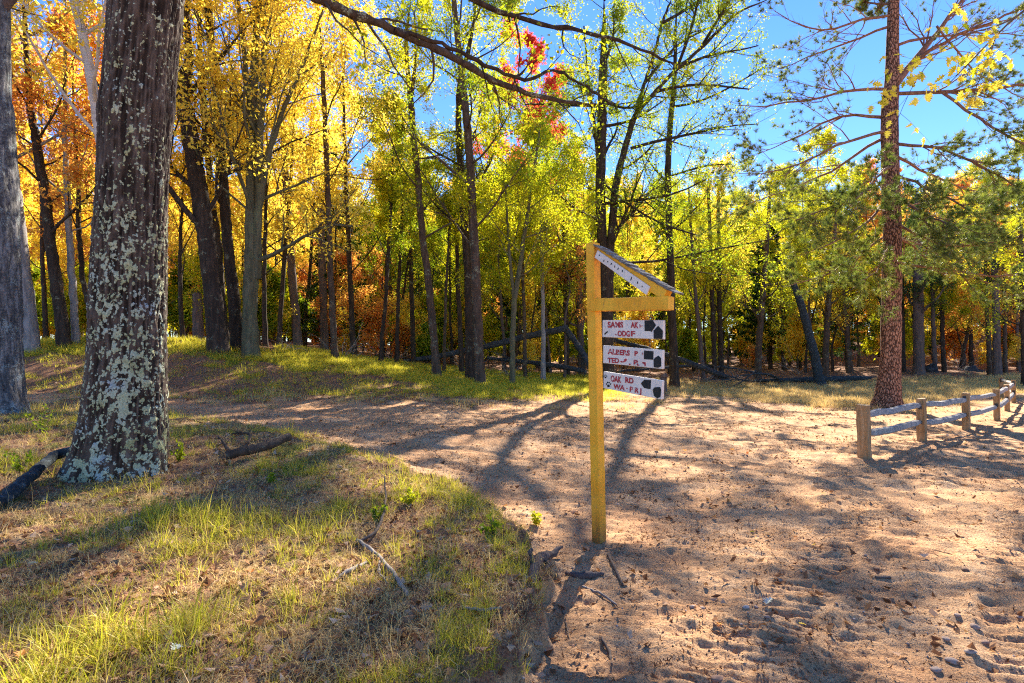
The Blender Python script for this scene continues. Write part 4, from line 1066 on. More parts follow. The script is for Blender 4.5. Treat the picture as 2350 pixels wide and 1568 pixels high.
def pine(name, label, d, pts, H, limbs, seed, bark=B_PIN, hero=True, needle_leaf=L_NDL, nl_extra=26):
    rng = np.random.default_rng(seed)
    P, R = stem_from_px(pts, d, H)
    base = P[0].copy(); root = empty(name, base); tag(root, label, 'tree')
    PR = resample(np.concatenate([P, R[:, None]], 1), 60)
    mb = MB(); v, q = tubes(PR[None, :, :3], (PR[:, 3] * (1 + rng.normal(0, .02, 60)))[None], 28)
    # relief of bark plates on the stem itself
    mb.add(v, q); mb.obj('trunk', B_PIN2, root, off=base)
    P1 = []; R1 = []; dens = []
    for e in limbs:                                  # (list of (px,py,w,dz), needle density)
        pp = np.array([at(x, y, d + dz) for x, y, w, dz in e[0]]); rr = np.array([w * .5 * d / FPX for x, y, w, dz in e[0]])
        q_ = resample(np.concatenate([pp, rr[:, None]], 1), 9); q_[1:, :3] += rng.normal(0, .035, (8, 3)); P1.append(q_[:, :3]); R1.append(q_[:, 3] * .74); dens.append(e[1])
    return root, base, PR, P1, R1, dens, rng

def pine_limbs(root, base, P1, R1, dens, rng, bark, leafm, nseg=9, n2=8, n3=6, tufts=4, per=16, ln=.15, w=.006):
    P1 = np.array(P1); R1 = np.array(R1); dens = np.clip(np.array(dens) * 1.7 + .05, 0, 1)
    s, dr, L, r, pi2 = children(P1, R1, n2, .2, 1.0, .42, .5, rng, .65, .06)
    P2, R2 = grow(s, dr, L, np.clip(r, .007, .04), 6, rng, .16, .03)
    s, dr, L, r, pi3 = children(P2, R2, n3, .15, 1.0, .42, .6, rng, .7, .1)
    P3, R3 = grow(s, dr, np.maximum(L, .25), np.clip(r * .7, .004, .012), 4, rng, .16, .10)
    for i in range(len(P1)):
        mb = MB(); v, q = tubes(P1[i:i + 1], R1[i:i + 1], 7); mb.add(v, q)
        m = pi2 == i; v, q = tubes(P2[m], R2[m], 4); mb.add(v, q)
        v, q = tubes(P3[pi2[pi3] == i], R3[pi2[pi3] == i], 3); mb.add(v, q)
        mb.obj('bough', bark, root, off=base)
    keep = rng.uniform(0, 1, len(P3)) < dens[pi2[pi3]]
    cr = MB(); v, f, lv = needles_on(P3[keep], per, tufts, ln, rng, w); cr.add(v, f, 0, lv)
    keep2 = rng.uniform(0, 1, len(P2)) < dens[pi2]
    if keep2.any():
        v, f, lv = needles_on(P2[keep2], per, tufts, ln, rng, w); cr.add(v, f, 0, lv)
    cr.obj('needles', leafm, root, smooth=False, off=base)

limbs = [
 # upper left, thin and nearly bare
 ([(2046, 35, 9, 0), (1990, 40, 8, -.3), (1930, 62, 6, -.6), (1870, 80, 5, -.8), (1820, 60, 3, -1), (1780, 25, 2, -1)], .10),
 ([(2044, 60, 9, 0), (1980, 82, 7, .4), (1900, 118, 5, .8), (1830, 135, 4, 1), (1790, 160, 2, 1.2)], .16),
 ([(2040, 205, 11, 0), (1990, 198, 9, -.5), (1930, 212, 8, -1), (1880, 235, 6, -1.4), (1820, 228, 5, -1.8), (1760, 245, 4, -2), (1700, 240, 2, -2.2)], .14),
 ([(2040, 270, 12, 0), (1990, 262, 9, .5), (1920, 260, 8, .9), (1860, 300, 6, 1.4), (1800, 330, 4, 1.8), (1740, 352, 2, 2)], .18),
 ([(2040, 300, 11, 0), (1970, 308, 9, -.4), (1900, 345, 7, -.8), (1830, 385, 5, -1.2), (1760, 402, 3, -1.6), (1700, 400, 2, -2)], .30),
 ([(2038, 312, 11, 0), (1980, 340, 9, .8), (1900, 400, 7, 1.4), (1820, 440, 5, 2.0), (1740, 452, 3, 2.4), (1690, 480, 2, 2.6)], .45),
 ([(2040, 410, 9, 0), (1980, 440, 7, -.6), (1900, 480, 5, -1.2), (1830, 505, 3, -1.6)], .7),
 # right side
 ([(2051, 200, 24, 0), (2085, 160, 20, .2), (2121, 123, 17, .4), (2150, 80, 14, .6), (2176, 35, 12, .7), (2214, 0, 9, .8), (2260, -60, 6, 1)], .06),
 ([(2105, 140, 13, .3), (2160, 95, 10, -.4), (2230, 70, 9, -.8), (2300, 40, 7, -1.2), (2380, 5, 4, -1.6)], .15),
 ([(2056, 105, 10, 0), (2110, 82, 9, .6), (2190, 90, 6, 1), (2270, 70, 5, 1.4), (2350, 82, 3, 1.8)], .12),
 ([(2062, 215, 12, 0), (2130, 212, 12, -.5), (2210, 210, 11, -1), (2290, 205, 9, -1.4), (2370, 190, 7, -1.8), (2430, 195, 4, -2)], .30),
 ([(2165, 214, 9, -.8), (2220, 255, 8, -1.2), (2280, 300, 7, -1.6), (2340, 330, 5, -2), (2420, 350, 3, -2.2)], .4),
 ([(2150, 60, 7, .5), (2200, 130, 6, 1), (2270, 190, 5, 1.6), (2350, 230, 3, 2)], .3),
 ([(2056, 330, 11, 0), (2110, 330, 9, -.6), (2180, 345, 8, -1.1), (2250, 380, 6, -1.5), (2330, 430, 4, -2)], 1.0),
 ([(2058, 360, 10, 0), (2100, 380, 8, .8), (2170, 420, 7, 1.4), (2240, 440, 5, 2), (2320, 470, 3, 2.4)], 1.0),
 ([(2056, 400, 10, 0), (2110, 420, 8, -1), (2170, 450, 6, -2), (2230, 490, 4, -2.6), (2290, 510, 3, -3)], 1.0),
 ([(2056, 440, 9, 0), (2090, 470, 8, 1), (2150, 520, 6, 2), (2220, 545, 4, 2.6)], 1.0),
 ([(2050, 460, 10, 0), (2020, 480, 8, -1.2), (1980, 520, 6, -2.2), (1920, 560, 4, -3), (1880, 570, 3, -3.4)], 1.0),
 ([(2050, 500, 10, 0), (2100, 540, 8, -.8), (2180, 575, 6, -1.4), (2260, 560, 5, -2), (2340, 540, 3, -2.4)], 1.0),
 ([(2050, 520, 9, 0), (2010, 560, 8, .6), (1950, 610, 5, 1.2), (1880, 640, 4, 1.6), (1810, 655, 2, 2)], .9),
 ([(2050, 600, 8, 0), (2120, 610, 7, -.6), (2200, 625, 6, -1), (2290, 640, 4, -1.4), (2380, 625, 2, -1.8)], .7),
 ([(2048, 560, 8, 0), (2030, 590, 6, -1), (2000, 640, 4, -2), (1960, 660, 3, -2.4)], .9),
 ([(2048, 380, 8, 0), (2020, 400, 7, -1.4), (1990, 440, 5, -2.6), (1960, 460, 3, -3.4)], .8),
 ([(2052, 450, 8, 0), (2110, 490, 7, -2), (2160, 510, 5, -3.4), (2210, 520, 3, -4.4)], 1.0),
 ([(2052, 540, 8, 0), (2090, 560, 6, 2), (2140, 600, 4, 3)], 1.0)]
pt, pb, PPR, P1, R1, dn, rng = pine('red_pine', 'big red barked pine standing behind the split rail fence', 19.9,
    [(2035, 938, 66), (2038, 900, 54), (2044, 830, 46), (2046, 690, 44), (2047, 600, 41), (2048, 514, 40), (2044, 422, 40), (2041, 300, 39), (2042, 230, 38), (2048, 190, 33), (2048, 105, 29), (2051, 0, 25)], 17.5, limbs, 21)
s_, d_, L_, r_ = trunk_limbs(PPR[:, :3], PPR[:, 3], 14, 14.2, 17.3, 2.8, rng, (.0, .7), rf=.3)
p1, r1 = grow(s_, d_, L_, np.clip(r_, .02, .06), 9, rng, .1, .06)
pine_limbs(pt, pb, list(P1) + list(p1), list(R1) + list(r1), dn + [.5] * len(p1), rng, B_PIN, L_NDL, n2=14, n3=10, tufts=3, per=15, ln=.17, w=.008)
CLEAR.append((pb[0], pb[1], .5))

# ---------------------------------------------------------------- the wood behind: kinds built once, then copied one by one
def proto(H, kind, seed, leafm, bark, h0, dens, leaf, Lsc=1.0, nl=None, r=.16, bend=.5):
    rng = np.random.default_rng(seed)
    z = np.linspace(0, H, 8); off = np.cumsum(rng.normal(0, bend * H / 60, (8, 2)), 0); off -= off[0]
    P = np.stack([off[:, 0], off[:, 1], z], 1); P[0, 2] = -.3
    R = r * (1 - .86 * (z / H) ** .9); R[0] *= 1.35
    return build_tree('background_tree', 'tree', 'tree', None, (0, 0, 0), [(P, R)], bark, leafm, kind, seed=seed, h0=h0, dens=dens, leaf=leaf, Lsc=Lsc, nl=nl, sides=8)
def conifer(H, seed, leafm=L_DRK):
    rng = np.random.default_rng(seed); root = empty('background_conifer', (0, 0, 0))
    z = np.linspace(-.3, H, 8); P = np.stack([0 * z, 0 * z, z], 1); R = .13 * (1 - .9 * np.clip(z, 0, H) / H)
    mb = MB(); v, q = tubes(P[None], R[None], 7); mb.add(v, q); mb.obj('trunk', B_DRK, root)
    n = 60; s, d, L, r = trunk_limbs(P, R, n, .12 * H, .98 * H, H * .23, rng, (-.15, .3), prof=lambda z: 1.05 - z * .95)
    p1, r1 = grow(s, d, L, np.clip(r, .01, .04), 6, rng, .1, .05)
    s, d, L2, r, _ = children(p1, r1, 9, .15, 1.0, .4, .5, rng, .8, 0)
    p2, r2 = grow(s, d, np.maximum(L2, .2), np.clip(r, .004, .01), 3, rng, .15, 0)
    cr = MB(); v, q = tubes(p1, r1, 3); cr.add(v, q, 0)
    v, f, lv = needles_on(p2, 8, 3, .28, rng, .03); cr.add(v, f, 1, lv)
    cr.obj('crown', [B_TWG, leafm], root, smooth=False)
    return root
PROTO = [
    proto(18, 'maple', 301, L_YEL, B_DRK, 4.2, 1.3, .16, 1.1), proto(17, 'maple', 302, L_LIM, B_GRY, 4.0, .8, .155, 1.0),
    proto(18, 'oak', 303, L_LIM, B_DRK, 4.2, .8, .15, .85), proto(16, 'maple', 304, L_ORG, B_DRK, 3.2, 1.3, .155, 1.0),
    proto(17, 'slim', 305, L_GRN, B_OAK, 4.5, .8, .15, 1.2)]
CONI = [conifer(13, 311), conifer(9, 312)]
SHR = [proto(4.2, 'maple', 321, L_YEL, B_TWG, .9, .6, .10, 1.3, nl=9, r=.035, bend=2), proto(5.0, 'maple', 322, L_ORG, B_TWG, 1.0, .6, .10, 1.2, nl=10, r=.04, bend=2),
       proto(3.4, 'maple', 323, L_LIM, B_TWG, .5, .6, .10, 1.4, nl=9, r=.03, bend=2)]
def copy_tree(src, name, loc, rz, s, label, group, mats=None):
    r = src.copy(); COL.objects.link(r); r.name = name
    r.location = loc; r.rotation_euler = (0, 0, rz); r.scale = s
    tag(r, label, 'tree', group)
    for ch in src.children:
        c = ch.copy(); COL.objects.link(c); c.parent = r
        if mats:
            if ch.name.startswith('crown') and mats.get('leaf'):
                c.material_slots[1].link = 'OBJECT'; c.material_slots[1].material = mats['leaf']
            elif not ch.name.startswith('crown') and mats.get('bark'):
                c.material_slots[0].link = 'OBJECT'; c.material_slots[0].material = mats['bark']
    return r
SKY = np.array([(-900, -60), (780, -60), (870, 60), (900, 250), (960, 330), (1080, 330), (1200, 290), (1350, 330), (1480, 340), (1600, 380), (1700, 372), (1790, 322), (1880, 330), (1960, 400), (2100, 420), (2350, 430), (3300, 380)])
LEAFN = {L_YEL: 'yellow', L_LIM: 'yellow green', L_ORG: 'orange', L_GRN: 'green', L_RED: 'red', L_DRK: 'dark green'}
rng = np.random.default_rng(77)
placed = []; BG = []
def try_place(px, Y, mind):
    X = (px - 1175) / FPX * Y
    for a, b, m in placed:
        if (a - X) ** 2 + (b - Y) ** 2 < (mind) ** 2: return None
    placed.append((X, Y, mind)); return X
cnt = 0; used = set(); LAST = [None]
def first_or_copy(src, name, loc, rz, s, label, group, mats=None):
    if src.name not in used and mats is None:
        used.add(src.name); src.location = loc; src.rotation_euler = (0, 0, rz); src.scale = s; tag(src, label, 'tree', group); LAST[0] = src; return src
    LAST[0] = copy_tree(src, name, loc, rz, s, label, group, mats); return LAST[0]
tries = 0
while cnt < 190 and tries < 6000:
    if len(BG) and False: break
    tries += 1
    u = rng.uniform(0, 1)
    px = rng.uniform(-220, 2620); Y = 27 + 63 * u ** 1.15
    if px > 640 and Y < 36: continue
    if px > 1380 and Y < 43: continue
    if px < 860 and rng.uniform() < .6: continue
    if px >= 860 and rng.uniform() < .25: continue
    X = try_place(px, Y, 1.4 + .022 * Y)
    if X is None: continue
    g = th1(X, Y); ys = np.interp(px, SKY[:, 0], SKY[:, 1]) + rng.uniform(-25, 55)
    H = CAMZ + ray(px, ys)[2] * Y - g
    H = np.clip(H, 6.5, 22) * rng.uniform(.45 if px < 860 else .62, .85 if px < 860 else 1.0)
    a = rng.uniform(0, 1)
    if px < 300: pool = [(0, L_YEL, .58), (3, L_ORG, .3), (2, L_LIM, .12)]
    elif px < 860: pool = [(0, L_YEL, .66), (3, L_ORG, .14), (1, L_LIM, .2)]
    elif px < 1380: pool = [(1, L_LIM, .32), (2, L_LIM, .22), (4, L_GRN, .26), (0, L_YEL, .12), (3, L_ORG, .08)]
    elif px < 2000: pool = [(1, L_LIM, .42), (2, L_LIM, .25), (4, L_GRN, .13), (0, L_YEL, .14), (3, L_ORG, .06)]
    else: pool = [(3, L_ORG, .25), (0, L_YEL, .3), (2, L_LIM, .25), (4, L_GRN, .2)]
    acc = 0
    for pi_, lf, w in pool:
        acc += w
        if a < acc: break
    if rng.uniform() < (.10 if px < 640 else .17):
        src = CONI[int(rng.integers(0, 2))]; H0 = 13 if src is CONI[0] else 9; H = min(H, 13)
        cz = H / H0; first_or_copy(src, 'background_conifer', (X, Y, g), rng.uniform(0, 6.28), (cz * rng.uniform(.8, 1.1),) * 2 + (cz,), 'x', 'dark conifers deep in the wood'); BG.append((px, Y, 'dark green conifer', LAST[0]))
    else:
        src = PROTO[pi_]; H0 = (18, 17, 18, 16, 17)[pi_]
        cz = H / H0; cw = cz * rng.uniform(.85, 1.15) if cz > .6 else max(cz, .5)
        side = 'left' if px < 860 else 'centre' if px < 1500 else 'right'
        kindn = LEAFN[lf]
        bk = [None, B_DRK, B_GRY, B_OAK][int(rng.integers(0, 4))]
        wh = {'left': 'beyond the mossy bank', 'centre': 'behind the fallen logs', 'right': 'beyond the dry grass'}[side]
        first_or_copy(src, 'background_tree', (X, Y, g), rng.uniform(0, 6.28), (cw, cw, cz), 'x', 'background trees of the wood', None if bk is None else dict(bark=bk)); BG.append((px, Y, kindn + ' leaved tree', LAST[0]))
    cnt += 1
POLE = [proto(13, 'bare', 331, L_LIM, B_DRK, 4.0, 1, .1, .8, nl=14, r=.10, bend=1.2), proto(11, 'bare', 332, L_LIM, B_GRY, 3.0, 1, .1, .8, nl=14, r=.085, bend=1.6)]
cnt = 0; tries = 0
while cnt < 75 and tries < 3000:
    tries += 1
    px = rng.uniform(-100, 2480); Y = 26 + 44 * rng.uniform(0, 1)
    if (px > 640 and Y < 34) or (px > 1380 and Y < 43): continue
    X = try_place(px, Y, 1.0)
    if X is None: continue
    s = rng.uniform(.75, 1.25); src = POLE[cnt % 2]; g = th1(X, Y)
    first_or_copy(src, 'bare_tree', (X, Y, g), rng.uniform(0, 6.28), (s, s, s * rng.uniform(.8, 1.1)), 'x', 'thin nearly leafless trunks in the wood'); LAST[0].rotation_euler = (rng.normal(0, .05), rng.normal(0, .05), rng.uniform(0, 6.28)); BG.append((px, Y, 'thin leafless %s trunk' % ('dark', 'grey')[cnt % 2], LAST[0])); cnt += 1
# undergrowth: saplings and small maples
cnt = 0; tries = 0
while cnt < 110 and tries < 4000:
    tries += 1
    px = rng.uniform(-300, 2700); Y = 26 + 45 * rng.uniform(0, 1) ** 1.3
    if px > 640 and Y < 35: continue
    if px > 1380 and Y < 44: continue
    X = try_place(px, Y, .9)
    if X is None: continue
    a = rng.uniform()
    k = (1 if a < .28 else 0 if a < .6 else 2) if px < 300 or px > 1380 else (0 if a < .35 else 2 if a < .8 else 1)
    lf = [L_YEL, L_ORG, L_LIM][k]
    g = th1(X, Y); s = rng.uniform(.6, 1.45)
    wh = 'on the left bank' if px < 860 else 'behind the fallen logs' if px < 1500 else 'beyond the dry grass'
    first_or_copy(SHR[k], 'sapling', (X, Y, g), rng.uniform(0, 6.28), (s * 1.1, s * 1.1, s), 'x', 'saplings in the undergrowth'); BG.append((px, Y, LEAFN[lf] + ' sapling', LAST[0]))
    cnt += 1

# a label that singles each one out: what it is, which gap between landmarks it shows in, and how near it stands
LMK = [(-2000, 'beyond the left edge of the photo'), (-40, 'between the grey edge tree and the dark forked trunk'), (130, 'between the dark forked trunk and the lichen tree'), (225, 'hidden mostly by the lichen tree'),
       (385, 'between the lichen tree and the stout forked oak'), (500, 'behind the left cluster of oaks'), (600, 'just right of the mossy many stemmed maple'), (690, 'left of the thin lone tree'), (770, 'right of the thin lone tree'),
       (880, 'left of the slim leaning tree'), (1000, 'between the leaning slim tree and the touching pair'), (1105, 'right of the touching pair of trunks'), (1180, 'beyond the arched fallen log'), (1290, 'left of the signpost'), (1375, 'behind the hanging boards'),
       (1550, 'right of the straight trunk by the boards'), (1655, 'right of the twin dark trunks'), (1760, 'left of the leaning dead tree'), (1880, 'between the leaning dead tree and the red pine'), (2045, 'right behind the red pine'), (2130, 'above the start of the fence'), (2230, 'above the far end of the fence'), (2350, 'beyond the right edge of the photo')]
ORD = ['nearest', 'second nearest', 'third nearest', 'fourth nearest', 'fifth nearest', 'sixth nearest', 'seventh nearest', 'eighth nearest', 'ninth nearest', 'tenth nearest', 'eleventh nearest', 'twelfth nearest']
cells = {}
for px, Y, kn, o in BG:
    w = [t for x, t in LMK if px >= x][-1]
    cells.setdefault((kn, w), []).append((Y, o))
for (kn, w), L in cells.items():
    L.sort(key=lambda t: t[0])
    for i, (Y, o) in enumerate(L):
        o['label'] = '%s %s' % (kn, w) if len(L) == 1 else '%s %s %s' % (ORD[min(i, 11)], kn, w)

# ---------------------------------------------------------------- the far wood: one uncountable mass
def merged(H, kind, seed, leafm, bark, h0, dens, leaf, Lsc, nl, r):
    rng = np.random.default_rng(seed); z = np.linspace(0, H, 6); off = np.cumsum(rng.normal(0, H / 90, (6, 2)), 0)
    P = np.stack([off[:, 0], off[:, 1], z], 1); R = r * (1 - .85 * z / H); k = dict(KINDS[kind]); k['nl'] = nl
    mb = MB(); v, q = tubes(P[None], R[None], 6); mb.add(v, q, 0)
    s, d, L, rr = trunk_limbs(P, R, nl, h0, H * .99, k['L'] * H * Lsc, rng, k['ang']); P1, R1 = grow(s, d, L, np.clip(rr, .012, .1), 5, rng, .13, k['up'])
    v, q = tubes(P1, R1, 4); mb.add(v, q, 0)
    P2, R2, pi2, P3, R3, pi3 = crown_parts(P1, R1, k, rng); v, q = tubes(P2, R2, 3); mb.add(v, q, 0)
    v, q, lv = leaves_on(P3, max(1, int(k['nlf'] * dens)), leaf, rng, flat_=k['flat']); mb.add(v, q, 1, lv)
    return bpy.data.objects.new('far_tree_%02d' % seed, mb.mesh('far_tree', [bark, leafm], False))
FAR = [merged(14, 'maple', 1, L_LIM, B_DRK, 2.5, .9, .27, 1.1, 12, .17), merged(14, 'maple', 2, L_ORG, B_GRY, 2.5, .9, .27, 1.1, 12, .16), merged(15, 'maple', 3, L_YEL, B_DRK, 2.5, .9, .27, 1.0, 12, .18), merged(14, 'slim', 4, L_GRN, B_DRK, 2.0, 1.0, .27, 1.6, 12, .16)]
UND = [merged(3.0, 'maple', 5, L_LIM, B_TWG, .3, .5, .16, 1.6, 8, .03), merged(2.6, 'maple', 6, L_ORG, B_TWG, .3, .5, .16, 1.6, 8, .03), merged(3.0, 'maple', 7, L_YEL, B_TWG, .3, .5, .16, 1.6, 8, .03), merged(2.8, 'slim', 8, L_GRN, B_TWG, .2, .7, .16, 2.2, 8, .03)]
n = 460
px = rng.uniform(-1100, 3500, n); Y = 88 + 70 * rng.uniform(0, 1, n) ** 1.2; X = (px - 1175) / FPX * Y
g = th(X, Y, False); ys = np.maximum(np.interp(px, SKY[:, 0], SKY[:, 1]) + rng.uniform(20, 160, n), rng.uniform(400, 560, n))
H = np.clip(CAMZ + (830 - ys) / FPX * Y - g, 6, 24)
pk = np.where(px < 860, rng.choice(4, n, p=[.15, .25, .5, .1]), rng.choice(4, n, p=[.42, .06, .22, .30]))
scatter('far_wood', np.stack([X, Y, g - .2], 1), np.stack([0 * X, 0 * X, rng.uniform(0, 6.28, n)], 1), H / 14, pk, FAR, 'distant mass of autumn trees closing off the wood', 'wood')
n = 620
px = rng.uniform(-900, 3300, n); Y = 27 + 75 * rng.uniform(0, 1, n); ok = (Y > 35) | (px < 640); ok &= (Y > 46) | (px < 1380); px, Y = px[ok], Y[ok]; n = len(px); X = (px - 1175) / FPX * Y
scatter('undergrowth', np.stack([X, Y, th(X, Y, False) - .05], 1), np.stack([rng.normal(0, .1, n), rng.normal(0, .1, n), rng.uniform(0, 6.28, n)], 1), rng.uniform(.35, 1.1, n) * (1 + .008 * Y), np.where(px > 1650, rng.choice(4, n, p=[.25, .35, .25, .15]), rng.choice(4, n, p=[.36, .12, .17, .35])), UND, 'low leafy undergrowth between the trunks of the wood', 'undergrowth')
for src in PROTO + CONI + SHR + POLE:
    if src.name not in used and not any(o is src for o in []):
        if not (abs(src.location.x) > .01 or abs(src.location.y) > .01):
            for ch in list(src.children): bpy.data.objects.remove(ch)
            bpy.data.objects.remove(src)

# ---------------------------------------------------------------- signpost
def paint_mat(name, c0, c1, grime, sc=30, streak=(40, 40, 6), amt=(.50, .66), chip=(.30, .22, .15), chipn=(.68, .71), foot=False):
    m, nt, out = mat(name)
    n = noise(nt, objco(nt, streak), 1.0, 5, .65, .4); n2 = noise(nt, objco(nt), sc, 5, .7); n3 = noise(nt, objco(nt), 3.0, 3, .6)
    c = ramp(nt, [(.35, c0), (.65, c1)], n3)
    g = ramp(nt, [(amt[0], 0.0), (amt[1], .75)], n)
    c = mixc(nt, g, c, grime)
    if foot:
        sp = nt.nodes.new('ShaderNodeSeparateXYZ'); lk(nt, objco(nt), sp.inputs[0])
        c = mixc(nt, ramp(nt, [(.0, .85), (.22, .25), (.6, 0.0)], math_(nt, 'ADD', sp.outputs[2], math_(nt, 'MULTIPLY', math_(nt, 'SUBTRACT', n2, .5), .5))), c, (.20, .10, .04))
    c = mixc(nt, ramp(nt, [(chipn[0], 0.0), (chipn[1], .9)], n2), c, chip)
    finish(nt, out, c, .62, math_(nt, 'ADD', n, n2), .45, .004, .3)
    return m
M_YEL = paint_mat('worn_yellow_paint', (.86, .37, .015), (.95, .51, .04), (.34, .17, .03), amt=(.56, .74), chipn=(.65, .68), foot=True)
M_WHT = paint_mat('worn_white_paint', (.74, .64, .57), (.84, .76, .68), (.36, .27, .23), amt=(.60, .76), chip=(.25, .18, .14), chipn=(.70, .74))
M_RED = paint_mat('faded_red_paint', (.40, .02, .03), (.48, .04, .05), (.30, .05, .05), chip=(.66, .60, .57), chipn=(.57, .62))
M_BLK = paint_mat('black_paint', (.012, .012, .013), (.02, .02, .02), (.035, .03, .03), chip=(.10, .09, .08), chipn=(.72, .76))
M_SHG = bark_mat('weathered_shingle', [(.3, (.04, .036, .034)), (.5, (.16, .145, .13)), (.75, (.42, .39, .36))], sc=(10, 10, 50), bump=.6, dist=.006)
M_MET = bpy.data.materials.new('rusty_chain'); M_MET.use_nodes = True
M_MET.node_tree.nodes['Principled BSDF'].inputs['Base Color'].default_value = (.12, .09, .07, 1); M_MET.node_tree.nodes['Principled BSDF'].inputs['Metallic'].default_value = .6; M_MET.node_tree.nodes['Principled BSDF'].inputs['Roughness'].default_value = .55

pg = at(1374, 1237, 1.0); dpost = 5.13
PX0 = (1374 - 1175) / FPX * dpost
zg = float(gz(np.array([PX0]), np.array([dpost]))[0])
TH = math.radians(46)
uu = np.array([math.cos(TH), -math.sin(TH), 0.0]); nn = np.array([-math.sin(TH), -math.cos(TH), 0.0]); zz = np.array([0, 0, 1.0])
PW = .092
lean = np.array([-.040, 0, 0])
def zp(zx, zy): return (1440 + zx / 3.5636) * .91797, (580 + zy / 3.5636) * .91797     # enlarged detail -> frame units
O0 = np.array([(zp(166, 600)[0] - 1175) / FPX * 5.13, 5.13, 0.0])        # post axis at board height
def onplane(zx, zy, off):
    """point of the vertical plane along uu (shifted by off towards nn) that lies on the sight line"""
    px, py = zp(zx, zy); r = np.array(ray(px, py)); c = np.array([0, 0, CAMZ])
    o = O0 + nn * off
    t = ((o - c) @ nn) / (r @ nn)
    return c + r * t
def box_verts(c, ax, ay, az, hx, hy, hz):
    c = np.asarray(c, float); ax, ay, az = map(np.asarray, (ax, ay, az))
    return np.array([c + ax * hx * i + ay * hy * j + az * hz * k for i in (-1, 1) for j in (-1, 1) for k in (-1, 1)])
BOXF = np.array([(0, 1, 3, 2), (4, 6, 7, 5), (0, 4, 5, 1), (2, 3, 7, 6), (0, 2, 6, 4), (1, 5, 7, 3)])
def bevel(o, w=.004, seg=2):
    b = o.modifiers.new('bevel', 'BEVEL'); b.width = w; b.segments = seg; b.limit_method = 'ANGLE'; return o
def jitter_bar(P, hw, hh, side, upv, nseg=24, amp=.0015, seed=0):
    """rectangular timber along P0-P1 with slightly uneven faces"""
    rg = np.random.default_rng(seed); P0, P1 = map(np.asarray, P); t = np.linspace(0, 1, nseg)
    C = P0[None] * (1 - t[:, None]) + P1[None] * t[:, None]
    cs = [(-1, -1), (1, -1), (1, 1), (-1, 1)]
    hw = np.broadcast_to(hw, nseg); hh = np.broadcast_to(hh, nseg)
    V = np.stack([C + side * (a * hw)[:, None] + upv * (b * hh)[:, None] for a, b in cs], 1) + rg.normal(0, amp, (nseg, 4, 3))
    V = V.reshape(-1, 3); idx = np.arange(nseg * 4).reshape(nseg, 4)
    q = np.stack([idx[:-1], np.roll(idx, -1, 1)[:-1], np.roll(idx, -1, 1)[1:], idx[1:]], -1).reshape(-1, 4)
    caps = np.array([[0, 3, 2, 1], [idx[-1, 0], idx[-1, 1], idx[-1, 2], idx[-1, 3]]])
    return V, np.concatenate([q, caps])
sign = empty('signpost', (PX0, dpost, zg)); SB = np.array([PX0, dpost, zg])
tag(sign, 'yellow wooden signpost with three white hanging boards and a sloping arm', 'signpost')
top = onplane(150, 104, 0); zt = top[2]
pb_ = np.array([PX0, dpost, zg - .3]); pt_ = np.array([O0[0] - .012, dpost, zt])
v, q = jitter_bar((pb_, pt_), PW / 2, PW / 2, uu, nn, 50, .0012, 1)
mb = MB(); mb.add(v, q); bevel(mb.obj('post', M_YEL, sign, smooth=False, off=SB), .004)
# beam, held a little proud of the post's face
fo = PW / 2 + .022
a_ = onplane(128, 650, fo); b_ = onplane(820, 632, fo)
hgt = .055
ca = a_ - nn * .047; cb = b_ - nn * .047; drop = norm(cb - ca); upb = norm(np.cross(drop, nn)); upb = upb if upb[2] > 0 else -upb
v, q = jitter_bar((ca, cb), .047, hgt, nn, upb, 24, .001, 2)
mb = MB(); mb.add(v, q); bevel(mb.obj('beam', M_YEL, sign, smooth=False, off=SB), .004)
# diagonal brace
a2 = onplane(165, 175, fo) - nn * .047; b2 = onplane(790, 560, fo) - nn * .047; dd_ = norm(b2 - a2); up2 = norm(np.cross(dd_, nn)); up2 = up2 if up2[2] > 0 else -up2
v, q = jitter_bar((a2 + dd_ * .03, b2 + dd_ * .0), .0445, .042, nn, up2, 24, .001, 3)
mb = MB(); mb.add(v, q); bevel(mb.obj('brace', M_YEL, sign, smooth=False, off=SB), .004)
# shingles along the top of the brace: each one a part
rg = np.random.default_rng(4)
Lb = np.linalg.norm(b2 - a2) + .09; nS = 11
for i in range(nS):
    t = (i + .5) / nS; c = a2 - dd_ * .02 + dd_ * Lb * t + up2 * (.051 + .004 * rg.uniform())
    tilt = .10; dx = norm(dd_ * math.cos(tilt) - up2 * math.sin(tilt) * -1); ux = norm(np.cross(dx, nn)); ux = ux if ux @ up2 > 0 else -ux
    v = box_verts(c, dx, nn, ux, Lb / nS * .68, .064 + rg.uniform(-.004, .006), .0055 + rg.uniform(0, .002)); v += rg.normal(0, .0015, v.shape)
    mb = MB(); mb.add(v, BOXF); mb.obj('shingle', M_SHG, sign, smooth=False, off=SB)
def plate(name, m, pts, off, thick, parent, n_sub=0):
    """flat shape drawn from detail coordinates, with thickness towards nn"""
    F_ = np.array([onplane(x, y, off) for x, y in pts]); B_ = F_ - nn * thick
    me = bpy.data.meshes.new(name); n = len(pts)
    V = np.concatenate([F_, B_]) - SB
    fs = [list(range(n))[::-1], list(range(n, 2 * n))] + [[i, (i + 1) % n, n + (i + 1) % n, n + i] for i in range(n)]
    me.from_pydata([tuple(x) for x in V], [], fs); me.materials.append(m); me.update()
    return mesh_obj(name, me, parent)
